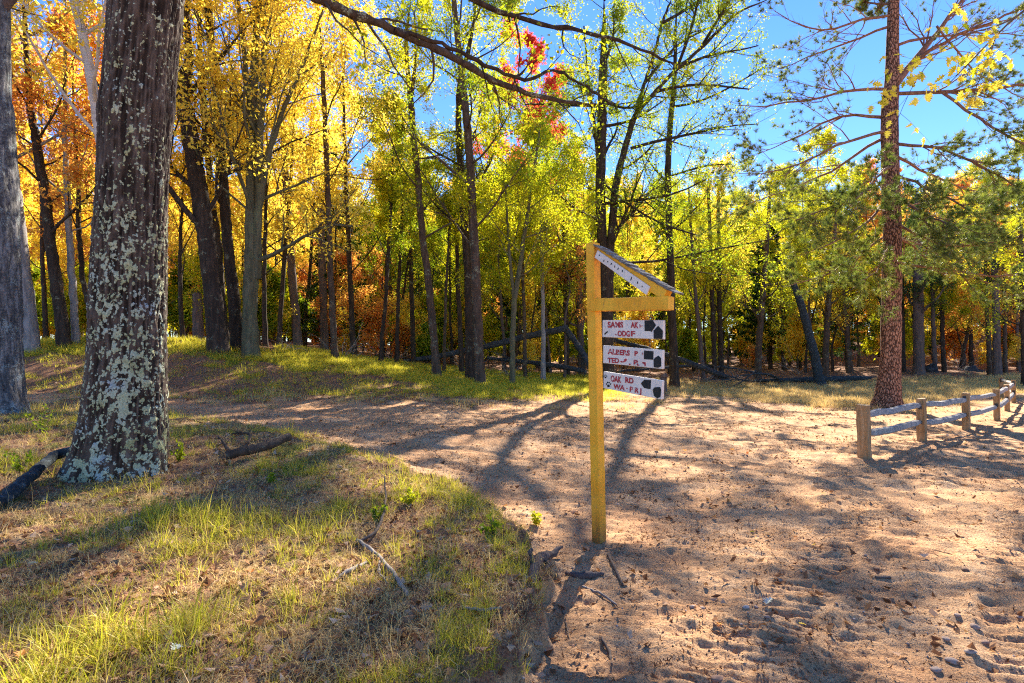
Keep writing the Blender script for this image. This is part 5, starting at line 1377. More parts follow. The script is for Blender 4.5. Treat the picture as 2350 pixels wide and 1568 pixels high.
# bilinear map of a text mesh into a quad of detail coordinates
def text_plate(txt, quad, off, parent, name='lettering', m=None, bold=.045, sq=1.0):
    cu = bpy.data.curves.new(name, 'FONT'); cu.body = txt; cu.size = 1; cu.offset = bold; cu.extrude = 0; cu.resolution_u = 3
    to = bpy.data.objects.new('tmp_text', cu); COL.objects.link(to)
    dg = bpy.context.evaluated_depsgraph_get(); dg.update(); me = bpy.data.meshes.new_from_object(to.evaluated_get(dg))
    bpy.data.objects.remove(to)
    V = np.array([v.co[:] for v in me.vertices]); x0, y0 = V[:, 0].min(), 0.0; x1 = V[:, 0].max(); y1 = .72
    (ax, ay), (bx, by), (cx, cy), (dx, dy) = quad        # top left, top right, bottom right, bottom left
    out = []
    for x, y, z in V:
        s = (x - x0) / (x1 - x0); t = 1 - (y - y0) / (y1 - y0)
        X = (1 - t) * ((1 - s) * ax + s * bx) + t * ((1 - s) * dx + s * cx); Y = (1 - t) * ((1 - s) * ay + s * by) + t * ((1 - s) * dy + s * cy)
        out.append(tuple(onplane(X, Y, off) - SB))
    me.vertices.foreach_set('co', np.array(out, np.float32).ravel()); me.materials.clear(); me.materials.append(m or M_RED); me.update()
    me.name = name
    return mesh_obj(name, me, parent)
TB = .036; bo = .018          # board thickness, board face offset from the post axis plane
def board(c4, label):
    o = plate('board', M_WHT, c4, bo, TB, sign); tag(o, label); bevel(o, .003, 1); return o
b1 = board([(236, 785), (776, 787), (776, 957), (234, 937)], 'top hanging board')
b2_ = board([(241, 1010), (770, 1052), (768, 1222), (240, 1168)], 'middle hanging board')
b3 = board([(245, 1243), (768, 1325), (762, 1494), (243, 1392)], 'lowest hanging board')
f0 = bo + .0022
t_ = .0015
def sub(nm, m, pts, par): return plate(nm, m, pts, f0, t_, par)
text_plate('SAMS', [(281, 800), (420, 802), (420, 852), (281, 850)], f0, b1)
text_plate('\u00b7', [(456, 820), (464, 820), (464, 836), (456, 836)], f0, b1)
text_plate('AK', [(487, 802), (556, 803), (556, 856), (487, 853)], f0, b1)
sub('letter', M_RED, [(566, 822), (572, 822), (572, 858), (566, 858)], b1); sub('letter', M_RED, [(572, 836), (594, 832), (594, 840), (572, 844)], b1)
sub('letter', M_RED, [(346, 908), (368, 914), (368, 922), (346, 918)], b1)
text_plate('ODG', [(370, 880), (480, 882), (480, 932), (370, 926)], f0, b1)
text_plate('F', [(488, 882), (528, 884), (526, 930), (488, 928)], f0, b1)
sub('mark', M_BLK, [(250, 908), (268, 890), (280, 884), (286, 892), (272, 902), (258, 918)], b1)
sub('arrow', M_BLK, [(610, 789), (684, 787), (712, 832), (672, 893), (662, 884), (610, 884)], b1)
sub('arrow', M_BLK, [(690, 880), (732, 836), (774, 882), (770, 954), (692, 952)], b1)
text_plate('ALBERS', [(281, 1040), (480, 1056), (478, 1102), (281, 1086)], f0, b2_)
text_plate('P', [(520, 1060), (552, 1062), (550, 1104), (520, 1102)], f0, b2_)
sub('letter', M_RED, [(588, 1074), (598, 1075), (598, 1094), (588, 1092)], b2_)
text_plate('TED', [(281, 1120), (384, 1126), (384, 1168), (281, 1162)], f0, b2_)
sub('mark', M_RED, [(390, 1158), (402, 1150), (424, 1152), (430, 1134), (444, 1128), (454, 1138), (446, 1152), (420, 1166), (404, 1164)], b2_)
text_plate('. R', [(470, 1136), (566, 1142), (564, 1190), (470, 1182)], f0, b2_)
sub('letter', M_RED, [(590, 1158), (620, 1162), (620, 1196), (610, 1198), (606, 1176), (592, 1174)], b2_)
sub('arrow', M_BLK, [(606, 1056), (690, 1064), (688, 1140), (604, 1134)], b2_)
sub('arrow', M_BLK, [(690, 1140), (702, 1122), (734, 1102), (758, 1124), (758, 1198), (730, 1212), (692, 1206)], b2_)
text_plate('OAK', [(308, 1276), (406, 1290), (404, 1344), (308, 1330)], f0, b3)
text_plate('RD', [(438, 1292), (514, 1304), (512, 1352), (438, 1340)], f0, b3)
text_plate('WA \u00b7 P R J', [(332, 1352), (584, 1394), (582, 1440), (330, 1392)], f0, b3)
sub('arrow', M_BLK, [(576, 1350), (608, 1316), (668, 1320), (664, 1402), (606, 1392)], b3)
sub('arrow', M_BLK, [(682, 1404), (700, 1384), (750, 1382), (758, 1410), (752, 1470), (722, 1484), (694, 1462)], b3)
def ell(cx, cy, rx, ry, a=0, n=9): return [(cx + rx * math.cos(t) * math.cos(a) - ry * math.sin(t) * math.sin(a), cy + rx * math.cos(t) * math.sin(a) + ry * math.sin(t) * math.cos(a)) for t in np.linspace(0, 2 * np.pi, n)[:-1]]
for (px_, py_, k_) in ((288, 1362, 1.0), (262, 1290, .66)):
    sub('paw_print', M_BLK, ell(px_, py_ + 10 * k_, 13 * k_, 12 * k_), b3)
    for ox, oy in ((-17, -6), (-7, -20), (7, -20), (18, -6)): sub('paw_print', M_BLK, ell(px_ + ox * k_, py_ + oy * k_, 5.5 * k_, 8 * k_), b3)
# white board nailed along the brace
nb = plate('name_board', M_WHT, [(190, 163), (657, 487), (625, 562), (163, 228)], fo + .020, .018, sign); bevel(nb, .003, 1)
for x, y, l, an in [(208, 208, 6, 0), (248, 257, 12, .2), (282, 266, 8, -.2), (313, 286, 12, .4), (345, 309, 12, 0), (374, 328, 13, .3), (412, 348, 13, .1), (491, 417, 20, .3), (547, 453, 14, .1), (589, 486, 8, 0)]:
    F_ = ell(x, y, 4.5, l, an, 7); plate('mark', M_BLK, F_, fo + .0222, .0015, nb)
def chain(p0, p1):
    p0 = np.array(p0); p1 = np.array(p1); L = np.linalg.norm(p1 - p0); n = max(2, int(L / .022)); mb = MB()
    for i in range(n):
        c = p0 + (p1 - p0) * (i + .5) / n; ax = zz; sd = uu if i % 2 else nn
        a = np.linspace(0, 2 * np.pi, 11); ring = c + np.outer(np.cos(a), sd * .0075) + np.outer(np.sin(a), ax * (L / n * .66))
        v, q = tubes(ring[None], np.full((1, 11), .0022), 5); mb.add(v, q)
    mb.obj('chain', M_MET, sign, off=SB)
mo = bo - TB / 2
for x0, y0, x1, y1 in [(350, 700, 350, 790), (668, 692, 668, 789), (350, 945, 352, 1019), (658, 952, 658, 1044), (352, 1180, 354, 1260), (656, 1208, 656, 1308)]:
    chain(onplane(x0, y0, mo), onplane(x1, y1, mo))

# ---------------------------------------------------------------- split rail fence
def wood_mat(name, stops, sc=(26, 26, 2.2), knot=True):
    m, nt, out = mat(name)
    n = noise(nt, objco(nt, sc), 1.0, 5, .6, .8); n2 = noise(nt, objco(nt), 9, 3, .6)
    c = ramp(nt, stops, math_(nt, 'ADD', math_(nt, 'MULTIPLY', n, .8), math_(nt, 'MULTIPLY', n2, .25)))
    k = nd(nt, 'ShaderNodeTexVoronoi', Scale=4.2); lk(nt, objco(nt), k.inputs['Vector'])
    c = mixc(nt, ramp(nt, [(.05, .9), (.09, 0.0)], k.outputs['Distance']), c, (.14, .045, .02))
    finish(nt, out, c, .8, n, .5, .006); return m
M_PST = wood_mat('brown_post_wood', [(.3, (.16, .085, .035)), (.5, (.34, .20, .09)), (.75, (.50, .33, .18))])
M_RAI = wood_mat('silver_grey_rail_wood', [(.3, (.09, .08, .075)), (.5, (.28, .265, .25)), (.75, (.54, .51, .47))], sc=(3, 26, 26))
fence = None
FPs = []
for px, py, w in [(1985, 1053, 29), (2115.6, 1012, 24), (2217, 986.5, 21), (2288, 964, 18.5), (2312, 944, 14.5), (2327, 926, 12.5)]:
    X, Y = flat(px, py, 0.0)
    for _ in range(4):
        z = th1(X, Y); X, Y = flat(px, py, z)
    FPs.append((X, Y, z))
FPs.append((FPs[-1][0] + 1.8, FPs[-1][1] + 2.6, th1(FPs[-1][0] + 1.8, FPs[-1][1] + 2.6)))
FB = np.array(FPs[0]); fence = empty('split_rail_fence', FPs[0]); tag(fence, 'split rail fence of brown posts and silver grey rails curving away on the right', 'fence')
rg = np.random.default_rng(9)
dirs = []
for i, p in enumerate(FPs):
    a = np.array(FPs[max(0, i - 1)]); b = np.array(FPs[min(len(FPs) - 1, i + 1)]); t = b - a; t[2] = 0; dirs.append(norm(t))
for i, p in enumerate(FPs):
    t = dirs[i]; s = np.array([-t[1], t[0], 0]); h = (.885, .86, .86, .86, .85, .84, .84)[i]
    tl = np.array([rg.normal(0, .012), rg.normal(0, .012), 0]); p0 = np.array(p) - zz * .35
    ww = (.088, .078, .076, .074, .07, .07, .07)[i]
    v, q = jitter_bar((p0, np.array(p) + zz * h + tl), ww * rg.uniform(.95, 1.05), ww * .92, t, s, 16, .0035, 20 + i)
    # sawn top a little uneven
    v[-4:] += rg.normal(0, .008, (4, 3)) * np.array([0, 0, 1])
    mb = MB(); mb.add(v, q); o = mb.obj('fence_post', M_PST, fence, smooth=False, off=FB); bevel(o, .008, 2)
    # dark blocks stand in for the shade inside the rail mortices
    if i > 0:
        for hz_ in (.37, .70):
            c = np.array(p) + zz * (hz_ + .02); vv = box_verts(c, t, s, zz, ww * 1.02 + .002, .036, .075); m2 = MB(); m2.add(vv, BOXF); m2.obj('mortice_shade', B_BRN, o, smooth=False, off=FB)
for i in range(len(FPs) - 1):
    a = np.array(FPs[i]); b = np.array(FPs[i + 1]); t = norm((b - a) * np.array([1, 1, 0])); s = np.array([-t[1], t[0], 0])
    for hz_ in (.37, .715):
        off = s * .012 * (-1) ** i
        A_ = a + zz * (hz_ + rg.normal(0, .012)) + off + t * .05; B_ = b + zz * (hz_ + rg.normal(0, .012)) + off + t * .03
        n = 26; tt = np.linspace(0, 1, n); C = A_[None] * (1 - tt[:, None]) + B_[None] * tt[:, None]
        sag = .035 * np.sin(tt * np.pi) * rg.uniform(-.3, 1); wob = .014 * noise2(tt * 5 + i * 9, tt * 0 + hz_ * 7, 33); C[:, 2] += -sag + wob
        prof = np.clip(np.minimum(tt, 1 - tt) / .1, .62, 1)[:, None] if True else 1
        cs = [(-1, -.55), (-.35, -1), (.7, -.75), (1, .2), (.25, 1), (-.7, .7)]
        k = rg.uniform(.85, 1.15, (1, 6)) * (1 + .10 * rg.normal(0, 1, (n, 6)) * .5)
        rx = .056; rz = .064
        V = np.stack([C + s * (cx_ * rx) * prof * k[:, j:j + 1] + zz * (cz_ * rz) * prof * k[:, j:j + 1] for j, (cx_, cz_) in enumerate(cs)], 1).reshape(-1, 3)
        idx = np.arange(n * 6).reshape(n, 6); q = np.stack([idx[:-1], np.roll(idx, -1, 1)[:-1], np.roll(idx, -1, 1)[1:], idx[1:]], -1).reshape(-1, 4)
        mb = MB(); mb.add(V, q); mb.obj('rail', M_RAI, fence, smooth=False, off=FB)

# ---------------------------------------------------------------- logs, sticks, stump
def ground_hit(px, py, z0=0.0):
    r = np.array(ray(px, py))
    ds = np.exp(np.linspace(math.log(1.6), math.log(70), 900)); X = r[0] * ds; Z = CAMZ + r[2] * ds
    g = gz(X, ds); k = np.where(Z <= g)[0]
    i = k[0] if len(k) else len(ds) - 1
    return np.array([X[i], ds[i], g[i]])
def log_(name, label, cat, path, bark, sd=10, wig=.01, group=None, side=(), leafl=False, seed=0, rest=False, cut=True):
    """path: list of 3D points with radius"""
    rg = np.random.default_rng(seed)
    A = np.array([list(p) + [r] for p, r in path]); PR = resample(A, max(10, len(A) * 5)); PR[:, :3] += rg.normal(0, wig, (len(PR), 3))
    base = PR[0, :3].copy(); root = empty(name, base); tag(root, label, cat, group)
    v, q = tubes(PR[None, :, :3], (PR[:, 3] * (1 + rg.normal(0, .06, len(PR))))[None], sd)
    mb = MB(); mb.add(v, q)
    k = len(PR)
    for ring in (0, k - 1):
        c = PR[ring, :3]; vv = np.concatenate([v[ring * sd:(ring + 1) * sd], [c]]); f = [(i, (i + 1) % sd, sd) for i in range(sd)]
        mb.add(vv, np.array(f))
    mb.obj('stem', bark, root, off=base)
    for sp in side:
        A = np.array([list(p) + [r] for p, r in sp]); Q = resample(A, 8); Q[1:, :3] += rg.normal(0, wig * 1.5, (7, 3))
        mb = MB(); v, q = tubes(Q[None, :, :3], Q[None, :, 3], 6); mb.add(v, q)
        s, d, L, r, _ = children(Q[None, :, :3], Q[None, :, 3], 5, .3, 1, .45, .5, rg, .8, .1)
        P2, R2 = grow(s, d, L, np.maximum(r, .003), 4, rg, .2, .02); v, q = tubes(P2, R2, 3); mb.add(v, q)
        mb.obj('side_branch', bark, root, off=base)
    return root
def A3(px, py, d, r): return (at(px, py, d), r)
def G3(px, py, r, dz=0.0):
    p = ground_hit(px, py); return (p + np.array([0, 0, dz]), r)
log_('fallen_tree', 'long dark fallen trunk bent into an arch behind the grassy bank', 'fallen tree', [A3(925, 829, 33, .10), A3(1010, 818, 33, .16), A3(1060, 806, 33, .17), A3(1118, 795, 33, .18), A3(1200, 774, 33, .19), A3(1280, 757, 33, .20), A3(1303, 754, 33, .21)], B_BRN,
     side=[[A3(1118, 795, 33, .05), A3(1100, 770, 32.6, .03), A3(1085, 745, 32.4, .01)]], seed=1)
log_('fallen_tree', 'dark broken trunk sloping down from the arch towards the signpost', 'fallen tree', [A3(1298, 755, 33.2, .20), A3(1318, 782, 32.6, .19), A3(1338, 812, 31.6, .18), A3(1352, 842, 30.6, .17)], B_BRN, seed=2)
log_('fallen_log', 'low dark log lying on the ground under the arched one', 'log', [A3(1118, 822, 34, .10), A3(1200, 830, 33, .13), A3(1280, 840, 31.5, .14), A3(1345, 853, 30, .13)], B_BRN, seed=3,
     side=[[A3(1180, 828, 33, .04), A3(1150, 812, 32.5, .02), A3(1120, 806, 32.3, .01)]])
log_('fallen_log', 'dark straight log sloping down to the dry grass right of the signpost', 'log', [A3(1405, 780, 41, .16), A3(1480, 800, 39, .18), A3(1559, 824, 37.2, .19), A3(1620, 848, 36, .18), A3(1672, 866, 35, .15)], B_BRN, seed=4,
     side=[[A3(1665, 862, 35, .06), A3(1700, 872, 34.6, .04), A3(1740, 876, 34.4, .02)]])
log_('fallen_log', 'bluish log with a pointed end lying in the dry grass below the leaning dead tree', 'log', [G3(1730, 880, .09, .16), G3(1781, 880, .14, .20), G3(1860, 880, .19, .24), G3(1930, 879, .20, .26), G3(1985, 877, .16, .26), G3(2007, 875, .03, .28)], B_BLU, seed=5,
     side=[[G3(1790, 876, .07, .1), A3(1770, 858, 34, .06), A3(1735, 850, 34, .05), A3(1700, 860, 33.6, .03), A3(1660, 872, 33.4, .02)],
           [G3(1800, 876, .05, .1), A3(1730, 852, 34.5, .05), A3(1690, 846, 34.2, .03), A3(1650, 840, 34, .02)],
           [G3(1770, 877, .05, .1), A3(1700, 874, 33.6, .03), A3(1640, 872, 33.4, .02), A3(1580, 868, 33.3, .01)],
           [A3(1735, 850, 34, .04), A3(1700, 880, 33.4, .03), A3(1670, 890, 33, .01)]])
log_('fallen_log', 'thin mossy log lying right to left on the floor beyond the dry grass', 'log', [A3(1420, 852, 40, .08), A3(1500, 846, 40, .1), A3(1600, 838, 41, .1), A3(1690, 846, 42, .08)], B_BRN, seed=6)
def brush(label, spots, seed, group='tangles of bare dead twigs on the wood floor'):
    rg = np.random.default_rng(seed)
    for k, (px, py, d, r) in enumerate(spots):
        c = at(px, py, d); c[2] = th1(c[0], c[1]); n = 9
        root = empty('dead_branch', c); tag(root, label[k], 'dead branch', group)
        az = rg.uniform(0, 6.28, n); el = rg.uniform(.1, 1.0, n); dr = np.stack([np.cos(az) * np.cos(el), np.sin(az) * np.cos(el), np.sin(el)], 1)
        P1, R1 = grow(c[None] + rg.normal(0, .3, (n, 3)) * [1, 1, 0], dr, rg.uniform(.6, 1.6, n) * r, np.full(n, .02), 6, rg, .2, -.02)
        s, d_, L, rr, _ = children(P1, R1, 5, .2, 1, .5, .5, rg, .9, 0); P2, R2 = grow(s, d_, L, np.maximum(rr, .006), 4, rg, .25, 0)
        mb = MB(); v, q = tubes(P1, R1, 4); mb.add(v, q); v, q = tubes(P2, R2, 3); mb.add(v, q); tag(mb.obj('twigs', B_DED, root, off=c), kind='stuff')
brush(['pale bare branches sticking up left of the arched log', 'grey dead brush at the foot of the left cluster', 'pale dead branches beneath the arched log', 'dead brush heap beside the sloping dark log', 'bare twiggy brush behind the leaning dead tree',
       'dead brush between the grassy bank and the dark woods', 'low grey brush behind the twin stemmed oak', 'dead brush on the wooded slope at the right', 'bleached branch leaning beside the thin lone tree', 'tangled dead brush right of the twin dark trunks'],
      [(1075, 830, 32, 1.4), (660, 815, 24, 1.2), (1160, 840, 31, 1.3), (1600, 850, 38, 1.6), (1830, 850, 44, 1.8), (900, 828, 34, 1.6), (1420, 855, 36, 1.5), (2200, 850, 42, 1.6), (790, 830, 27, 1.3), (1690, 846, 42, 1.8)], 31)
# near sticks
log_('broken_branch', 'short thick broken branch lying at the rim of the shelf right of the lichen tree', 'branch', [G3(518, 1062, .050, .08), G3(560, 1056, .055, .10), G3(620, 1044, .055, .12), G3(662, 1032, .05, .16)], B_OAK, seed=7, wig=.004,
     side=[[G3(530, 1052, .025, .06), G3(512, 1030, .02, .07), G3(505, 1018, .01, .08)], [G3(560, 1040, .02, .06), G3(580, 1020, .02, .12), G3(560, 1008, .012, .12), G3(530, 1008, .01, .06)]])
log_('fallen_branch', 'bluish grey branch propped against the left foot of the lichen tree', 'branch', [G3(-60, 1195, .052, .05), G3(20, 1158, .055, .07), G3(80, 1108, .055, .10), G3(125, 1072, .052, .13), (ground_hit(148, 1085) + np.array([0.02, 0.2, .22]), .045)], B_BLU, seed=8, wig=.004)
log_('stick', 'pale bent stick lying in the grass near the middle of the shelf', 'stick', [G3(820, 1246, .012, .02), G3(860, 1280, .014, .03), G3(895, 1318, .015, .03), G3(935, 1372, .012, .02)], B_DED, sd=7, seed=9, wig=.004, side=[[G3(870, 1290, .009, .03), G3(868, 1330, .006, .02), G3(890, 1350, .004, .02)]])
log_('stick', 'dark curved stick arching above the pale bent one', 'stick', [G3(820, 1252, .012, .02), G3(862, 1238, .012, .04), G3(880, 1210, .011, .08), G3(885, 1170, .009, .12), G3(882, 1130, .006, .15)], B_TWG, sd=7, seed=10, wig=.004)
log_('stick', 'short pale stick half hidden in the grass left of the bent one', 'stick', [G3(778, 1332, .012, .02), G3(800, 1322, .014, .025), G3(840, 1300, .010, .02)], B_DED, sd=7, seed=11, wig=.003)
log_('stick', 'thin pale stick lying on the near edge of the shelf', 'stick', [G3(1060, 1400, .008, .015), G3(1100, 1412, .009, .02), G3(1150, 1406, .007, .02)], B_DED, sd=6, seed=12, wig=.003)
log_('stick', 'white twig lying below the flat dark piece of wood', 'stick', [G3(1335, 1352, .008, .01), G3(1380, 1368, .009, .012), G3(1415, 1392, .006, .012)], B_DED, sd=6, seed=13, wig=.002)
log_('stick', 'dark stick pointing down slope right of the white twig', 'stick', [G3(1395, 1275, .010, .012), G3(1410, 1310, .013, .015), G3(1428, 1348, .010, .012)], B_TWG, sd=6, seed=14, wig=.002)
log_('stick', 'slim dark twig on the sand between the post and the bottom edge', 'stick', [G3(1290, 1400, .004, .006), G3(1300, 1440, .006, .008), G3(1305, 1465, .004, .006)], B_TWG, sd=5, seed=15, wig=.002)
log_('stick', 'short brown stick on the right of the tyre track', 'stick', [G3(2010, 1332, .010, .008), G3(2045, 1331, .010, .010)], B_TWG, sd=6, seed=16, wig=.001)
log_('stick', 'small dark stick by the bottom edge of the sand', 'stick', [G3(1380, 1470, .008, .01), G3(1398, 1500, .010, .012), G3(1404, 1530, .006, .01)], B_TWG, sd=6, seed=17, wig=.002)
log_('stick', 'fine twig near the lower right tyre prints', 'stick', [G3(2140, 1268, .004, .006), G3(2185, 1276, .004, .006)], B_TWG, sd=5, seed=18, wig=.001)
# driftwood root and flat piece beside it
rt = log_('tree_root', 'splintered grey root sticking out of the worn rim in front of the post', 'root', [G3(1218, 1345, .022, -.02), G3(1225, 1310, .036, .02), G3(1245, 1292, .038, .04), G3(1275, 1280, .028, .05), G3(1292, 1276, .01, .05)], B_GRY, seed=19, wig=.007,
     side=[[G3(1245, 1300, .03, .05), G3(1262, 1312, .02, .04), G3(1240, 1340, .01, 0)], [G3(1225, 1310, .025, .03), G3(1215, 1290, .012, .07)]])
log_('bark_slab', 'flat curved dark slab of wood lying in front of the post', 'wood', [G3(1300, 1318, .012, .006), G3(1330, 1326, .03, .006), G3(1362, 1324, .028, .006), G3(1386, 1319, .008, .006)], B_GRY, seed=20, wig=.003)
st = log_('tree_stump', 'grey topped stump in the light behind the lowest board', 'stump', [(at(1522, 905, 27) * [1, 1, 0] + [0, 0, th1(*at(1522, 905, 27)[:2]) - .1], .20), (at(1522, 885, 27), .17), (at(1522, 868, 27), .17), (at(1522, 860, 27), .19)], B_GRY, sd=12, seed=21)
log_('tree_stump', 'black rotten stump beside the thick grey trunk on the right', 'stump', [(at(2138, 858, 41) - zz * .2, .45), (at(2137, 845, 41), .40), (at(2135, 838, 41), .22)], B_BRN, sd=12, seed=22, wig=.03)
log_('root_mound', 'dark uprooted root clump on the slope above the fence', 'roots', [(at(2210, 862, 43) - zz * .2, .5), (at(2225, 850, 43), .45), (at(2250, 856, 42.6), .25), (at(2275, 862, 42.4), .06)], B_BRN, sd=10, seed=23, wig=.06)

# ---------------------------------------------------------------- stones
def stone(px, py, r, lv, label, seed, flat_=.5):
    rg = np.random.default_rng(seed); p = ground_hit(px, py)
    import bmesh
    bm = bmesh.new(); bmesh.ops.create_icosphere(bm, subdivisions=3, radius=1.0)
    V = np.array([v.co[:] for v in bm.verts]); s = np.array([rg.uniform(.85, 1.3), rg.uniform(.7, 1.0), flat_])
    V = V * (1 + .22 * noise3(V[:, 0] * 1.6 + seed, V[:, 1] * 1.6, V[:, 2] * 1.6, seed)[:, None] + .05 * noise3(V[:, 0] * 5, V[:, 1] * 5, V[:, 2] * 5 + seed, 3)[:, None]) * s * r
    a = rg.uniform(0, 6.28); V = V @ np.array([[math.cos(a), math.sin(a), 0], [-math.sin(a), math.cos(a), 0], [0, 0, 1]])
    F_ = np.array([[v.index for v in f.verts] for f in bm.faces]); bm.free()
    mb = MB(); mb.add(V, F_, 0, lv); o = mb.obj('stone', M_STONE); o.location = p + np.array([0, 0, r * flat_ * .12]); tag(o, label, 'stone', 'stones on the sandy track')
for i, (px, py, r, lv, lb) in enumerate([
    (1712, 1394, .020, .9, 'white flat stone on the sand left of the pale leaf'), (1735, 1395, .015, .8, 'smaller grey stone touching the white flat one'),
    (2148, 1540, .026, .8, 'pale stone in the lower right, at the foot of the pebble patch'), (2197, 1415, .022, .75, 'rounded pale pebble above the largest stones'),
    (2237, 1440, .032, .7, 'biggest pinkish stone in the lower right'), (2340, 1420, .018, .7, 'grey stone near the right edge'),
    (2228, 1500, .026, .85, 'bright white stone below the biggest one'), (2185, 1520, .028, .8, 'tan stone left of the bright white one'),
    (1590, 1395, .022, .8, 'pale stone just right of the post foot, by the drift of leaves'), (1612, 1397, .016, .7, 'small tan stone beside that pale stone'),
    (2260, 1478, .026, .6, 'brown stone right of the biggest one'), (2170, 1468, .022, .75, 'little stone left of the biggest one'),
    (2012, 1310, .020, .1, 'dark clod standing alone on bright sand'), (2215, 1310, .026, .2, 'dark clod beside a twig on the right'),
    (1645, 1580, .03, .4, 'rough stone on the lower edge of the sand'), (1760, 1420, .018, .7, 'small pebble below the pale leaf')]):
    stone(px, min(py, 1560), r, lv, lb, 50 + i)

# ---------------------------------------------------------------- single fallen leaves on the sand
def leaf_poly(n_lobes=3):
    # lobed leaf outline, stem at origin, tip along +x, length 1
    up_ = [(0, .0), (.12, .05), (.22, .30), (.30, .12), (.42, .42), (.52, .14), (.66, .34), (.74, .10), (.86, .16), (1, 0)]
    return up_ + [(x, -y) for x, y in up_[-2:0:-1]]
LP = np.array(leaf_poly())
def leaf_mesh(name, mat_, L, curl, seed, lv=.5):
    rg = np.random.default_rng(seed)
    V = np.zeros((len(LP) + 3, 3)); V[:len(LP), :2] = LP * L; V[len(LP):, 0] = np.array([.25, .5, .75]) * L
    V[:, 2] = curl * L * (np.abs(V[:, 1] / L) ** 1.2 * 1.6 + (V[:, 0] / L - .5) ** 2 * rg.uniform(-.5, 1.0)) + rg.normal(0, .012 * L, len(V))
    n = len(LP); half = 9; ms = [0, n, n + 1, n + 2, half]
    F_ = []
    def mid(x): return min(ms, key=lambda k: abs(V[k, 0] - x * L))
    for i in range(n):
        j = (i + 1) % n; m = mid((LP[i, 0] + LP[j, 0]) / 2); m2 = mid(LP[j, 0])
        if len({i, j, m}) == 3: F_.append((i, j, m))
    for i in range(n):
        j = (i + 1) % n
        a = mid((LP[i - 1, 0] + LP[i, 0]) / 2); b = mid((LP[i, 0] + LP[j, 0]) / 2)
        if a != b and len({i, a, b}) == 3: F_.append((i, b, a))
    mb = MB(); mb.add(V, np.array(F_), 0, lv)
    return mb.mesh(name, [mat_], False)
M_LEAFC = leaf_mat('pale_fallen_leaf', [(0, (.35, .42, .38)), (1, (.62, .68, .62))], transl=.3, tboost=1.0)
for i, (px, py, L, lf, lv, lb) in enumerate([
    (1755, 1396, .085, M_LEAFC, .9, 'pale bluish white leaf lying underside up in the tyre track'), (1645, 1440, .055, L_ORG, .5, 'orange leaf on the sand left of the pale leaf'),
    (1832, 1442, .045, L_YEL, .6, 'yellow leaf on the sand right of the pale leaf'), (1720, 1226, .045, L_LIM, .8, 'green leaf in the shade above the tyre track'),
    (1872, 1255, .04, L_YEL, .4, 'small yellow leaf at the edge of the shade'), (1376, 1322, .05, L_ORG, .6, 'bright orange leaf on the flat slab of wood'),
    (1576, 1040, .10, L_ORG, .7, 'orange leaf in the sun right of the signpost'), (1685, 1035, .11, L_ORG, .6, 'large orange leaf in the sunlit sand, left of its pair'),
    (1716, 1046, .10, L_ORG, .8, 'large orange leaf in the sunlit sand, right of its pair'), (40, 1532, .07, L_ORG, .5, 'orange leaf in the grass in the lower left corner'),
    (575, 1330, .06, L_ORG, .7, 'orange leaf standing in the dry grass at the lower left'), (870, 1300, .05, L_ORG, .8, 'red orange leaf beside the bent stick'),
    (525, 1228, .05, L_ORG, .3, 'small bright orange leaf above the sunlit grass'), (1820, 1238, .04, L_ORG, .6, 'small tan leaf on sunlit sand'),
    (412, 1500, .07, M_LEAFC, .7, 'pale leaf in the grass near the bottom edge'), (60, 1310, .06, M_LEAFC, .3, 'greyish leaf at the left in the shade')]):
    me = leaf_mesh('fallen_leaf', lf, L, .35, 60 + i, lv); o = mesh_obj('fallen_leaf', me); p = ground_hit(px, py)
    o.location = p + np.array([0, 0, .018 + .02 * (p[0] < 0)]); o.rotation_euler = (random.uniform(-.4, .4), random.uniform(-.4, .4), random.uniform(0, 6.28)); tag(o, lb, 'leaf', 'single leaves lying on the ground')

# ---------------------------------------------------------------- overhanging oak at the right, its trunk outside the frame
ox = np.array([9.4, 6.4]); og = th1(*ox)
root = empty('overhanging_oak', (ox[0], ox[1], og)); OB = np.array([ox[0], ox[1], og]); tag(root, 'oak reaching in from beyond the right edge with a spray of bright yellow lobed leaves', 'tree')
z = np.linspace(-.2, 11, 12); TPp = np.stack([ox[0] + .03 * z, ox[1] + .02 * z, og + z], 1); TR = .2 * (1 - .75 * z / 11)
mb = MB(); v, q = tubes(TPp[None], TR[None], 12); mb.add(v, q); mb.obj('trunk', B_OAK, root, off=OB)
def O3(px, py, d, r): return list(at(px, py, d)) + [r]
main = resample(np.array([list(TPp[5]) + [.05], O3(2700, -160, 6.0, .03), O3(2480, -60, 5.8, .016), O3(2330, 30, 5.6, .010), O3(2250, 120, 5.5, .006), O3(2180, 190, 5.4, .004)]), 20)
main2 = resample(np.array([O3(2420, -20, 5.7, .010), O3(2300, 60, 5.5, .007), O3(2200, 80, 5.4, .005), O3(2130, 140, 5.3, .004), O3(2090, 200, 5.3, .003), O3(2060, 275, 5.2, .002)]), 16)
main3 = resample(np.array([O3(2290, 70, 5.6, .006), O3(2270, 130, 5.6, .005), O3(2240, 200, 5.5, .004), O3(2225, 250, 5.5, .002)]), 12)
rg = np.random.default_rng(41); tw = []
for M_ in (main[8:], main2[4:], main3):
    s, d, L, r, _ = children(M_[None, :, :3], M_[None, :, 3], 14, .1, 1, .42, .5, rg, 1.0, -.1); tw.append(grow(s, d, np.clip(L, .15, .6), np.full(len(s), .0022), 5, rg, .2, -.08))
mb = MB()
for M_ in (main, main2, main3):
    v, q = tubes(M_[None, :, :3], M_[None, :, 3], 7); mb.add(v, q)
for P2, R2 in tw:
    v, q = tubes(P2, R2, 4); mb.add(v, q)
mb.obj('branch', B_TWG, root, off=OB)
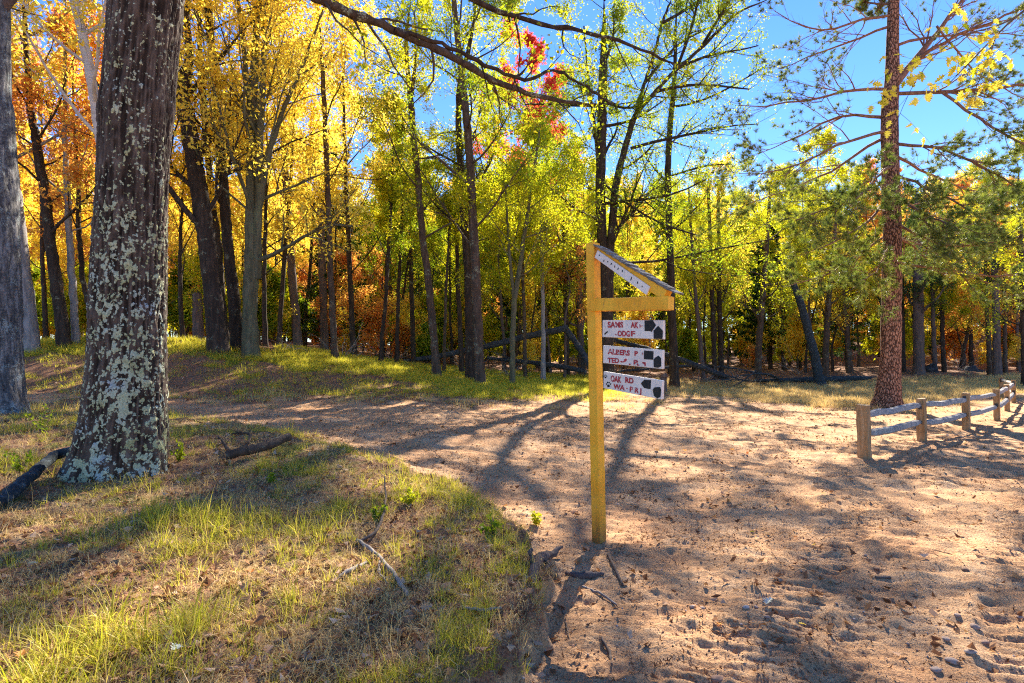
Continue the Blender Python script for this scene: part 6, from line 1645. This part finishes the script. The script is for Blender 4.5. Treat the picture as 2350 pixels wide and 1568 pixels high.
LM = [leaf_mesh('leaf', L_YEL if i < 4 else L_LIM, .12, .22, 80 + i, lv=(.05, .2, .1, .45, .6, .3)[i]) for i in range(6)]
k = 0
for P2, R2 in tw:
    for b in range(len(P2)):
        for j in range(6):
            t = rg.uniform(.2, 1) * 3.99; i = int(t); p = P2[b, i] * (1 - t + i) + P2[b, i + 1] * (t - i)
            o = mesh_obj('leaf', LM[int(rg.choice(6, p=[.24, .22, .2, .14, .1, .1]))], root); o.location = p - OB
            o.rotation_euler = (rg.uniform(-1.2, 1.2), rg.uniform(.2, 1.5), rg.uniform(0, 6.28)); o.scale = (rg.uniform(.5, .95),) * 3; k += 1

# small seedlings and weeds on the shelf edge
def weed(px, py, h, label, leafm, seed, n=7, leaf=.04):
    rg = np.random.default_rng(seed); p = ground_hit(px, py); root = empty('seedling', p); tag(root, label, 'plant', 'small leafy plants at the rim of the track')
    a = rg.uniform(0, 6.28, n); d = norm(np.stack([np.cos(a) * .35, np.sin(a) * .35, np.ones(n)], 1)); P1, R1 = grow(np.repeat(p[None], n, 0), d, rg.uniform(.6, 1, n) * h, np.full(n, .003), 6, rg, .15, .02)
    mb = MB(); v, q = tubes(P1, R1, 4); mb.add(v, q); mb.obj('stem', B_TWG, root, off=p)
    mb = MB(); v, q, lv = leaves_on(P1, 14, leaf, rg, jit=.01, flat_=.3); mb.add(v, q, 0, lv); mb.obj('foliage', leafm, root, smooth=False, off=p)
for i, (px, py, h, lb, lf) in enumerate([(100, 1000, .5, 'feathery green plant between the grey tree and the lichen tree', L_GRN), (190, 990, .45, 'green plant close left of the lichen tree', L_GRN), (1128, 1240, .2, 'little dark green seedling at the tip of the shelf', L_GRN),
    (940, 1160, .16, 'pale green seedling on the rim of the shelf', L_LIM), (1230, 1205, .12, 'tiny yellowing plant on the sand left of the post', L_LIM), (870, 1200, .16, 'low green plant near the shelf rim behind the sunlit grass', L_GRN),
    (415, 1060, .25, 'bushy green plant right of the lichen tree foot', L_GRN), (45, 1085, .3, 'green weed left of the propped branch', L_GRN), (620, 1110, .12, 'small low plant below the broken branch', L_GRN)]):
    weed(px, py, h, lb, lf, 90 + i)

cover()
litter()
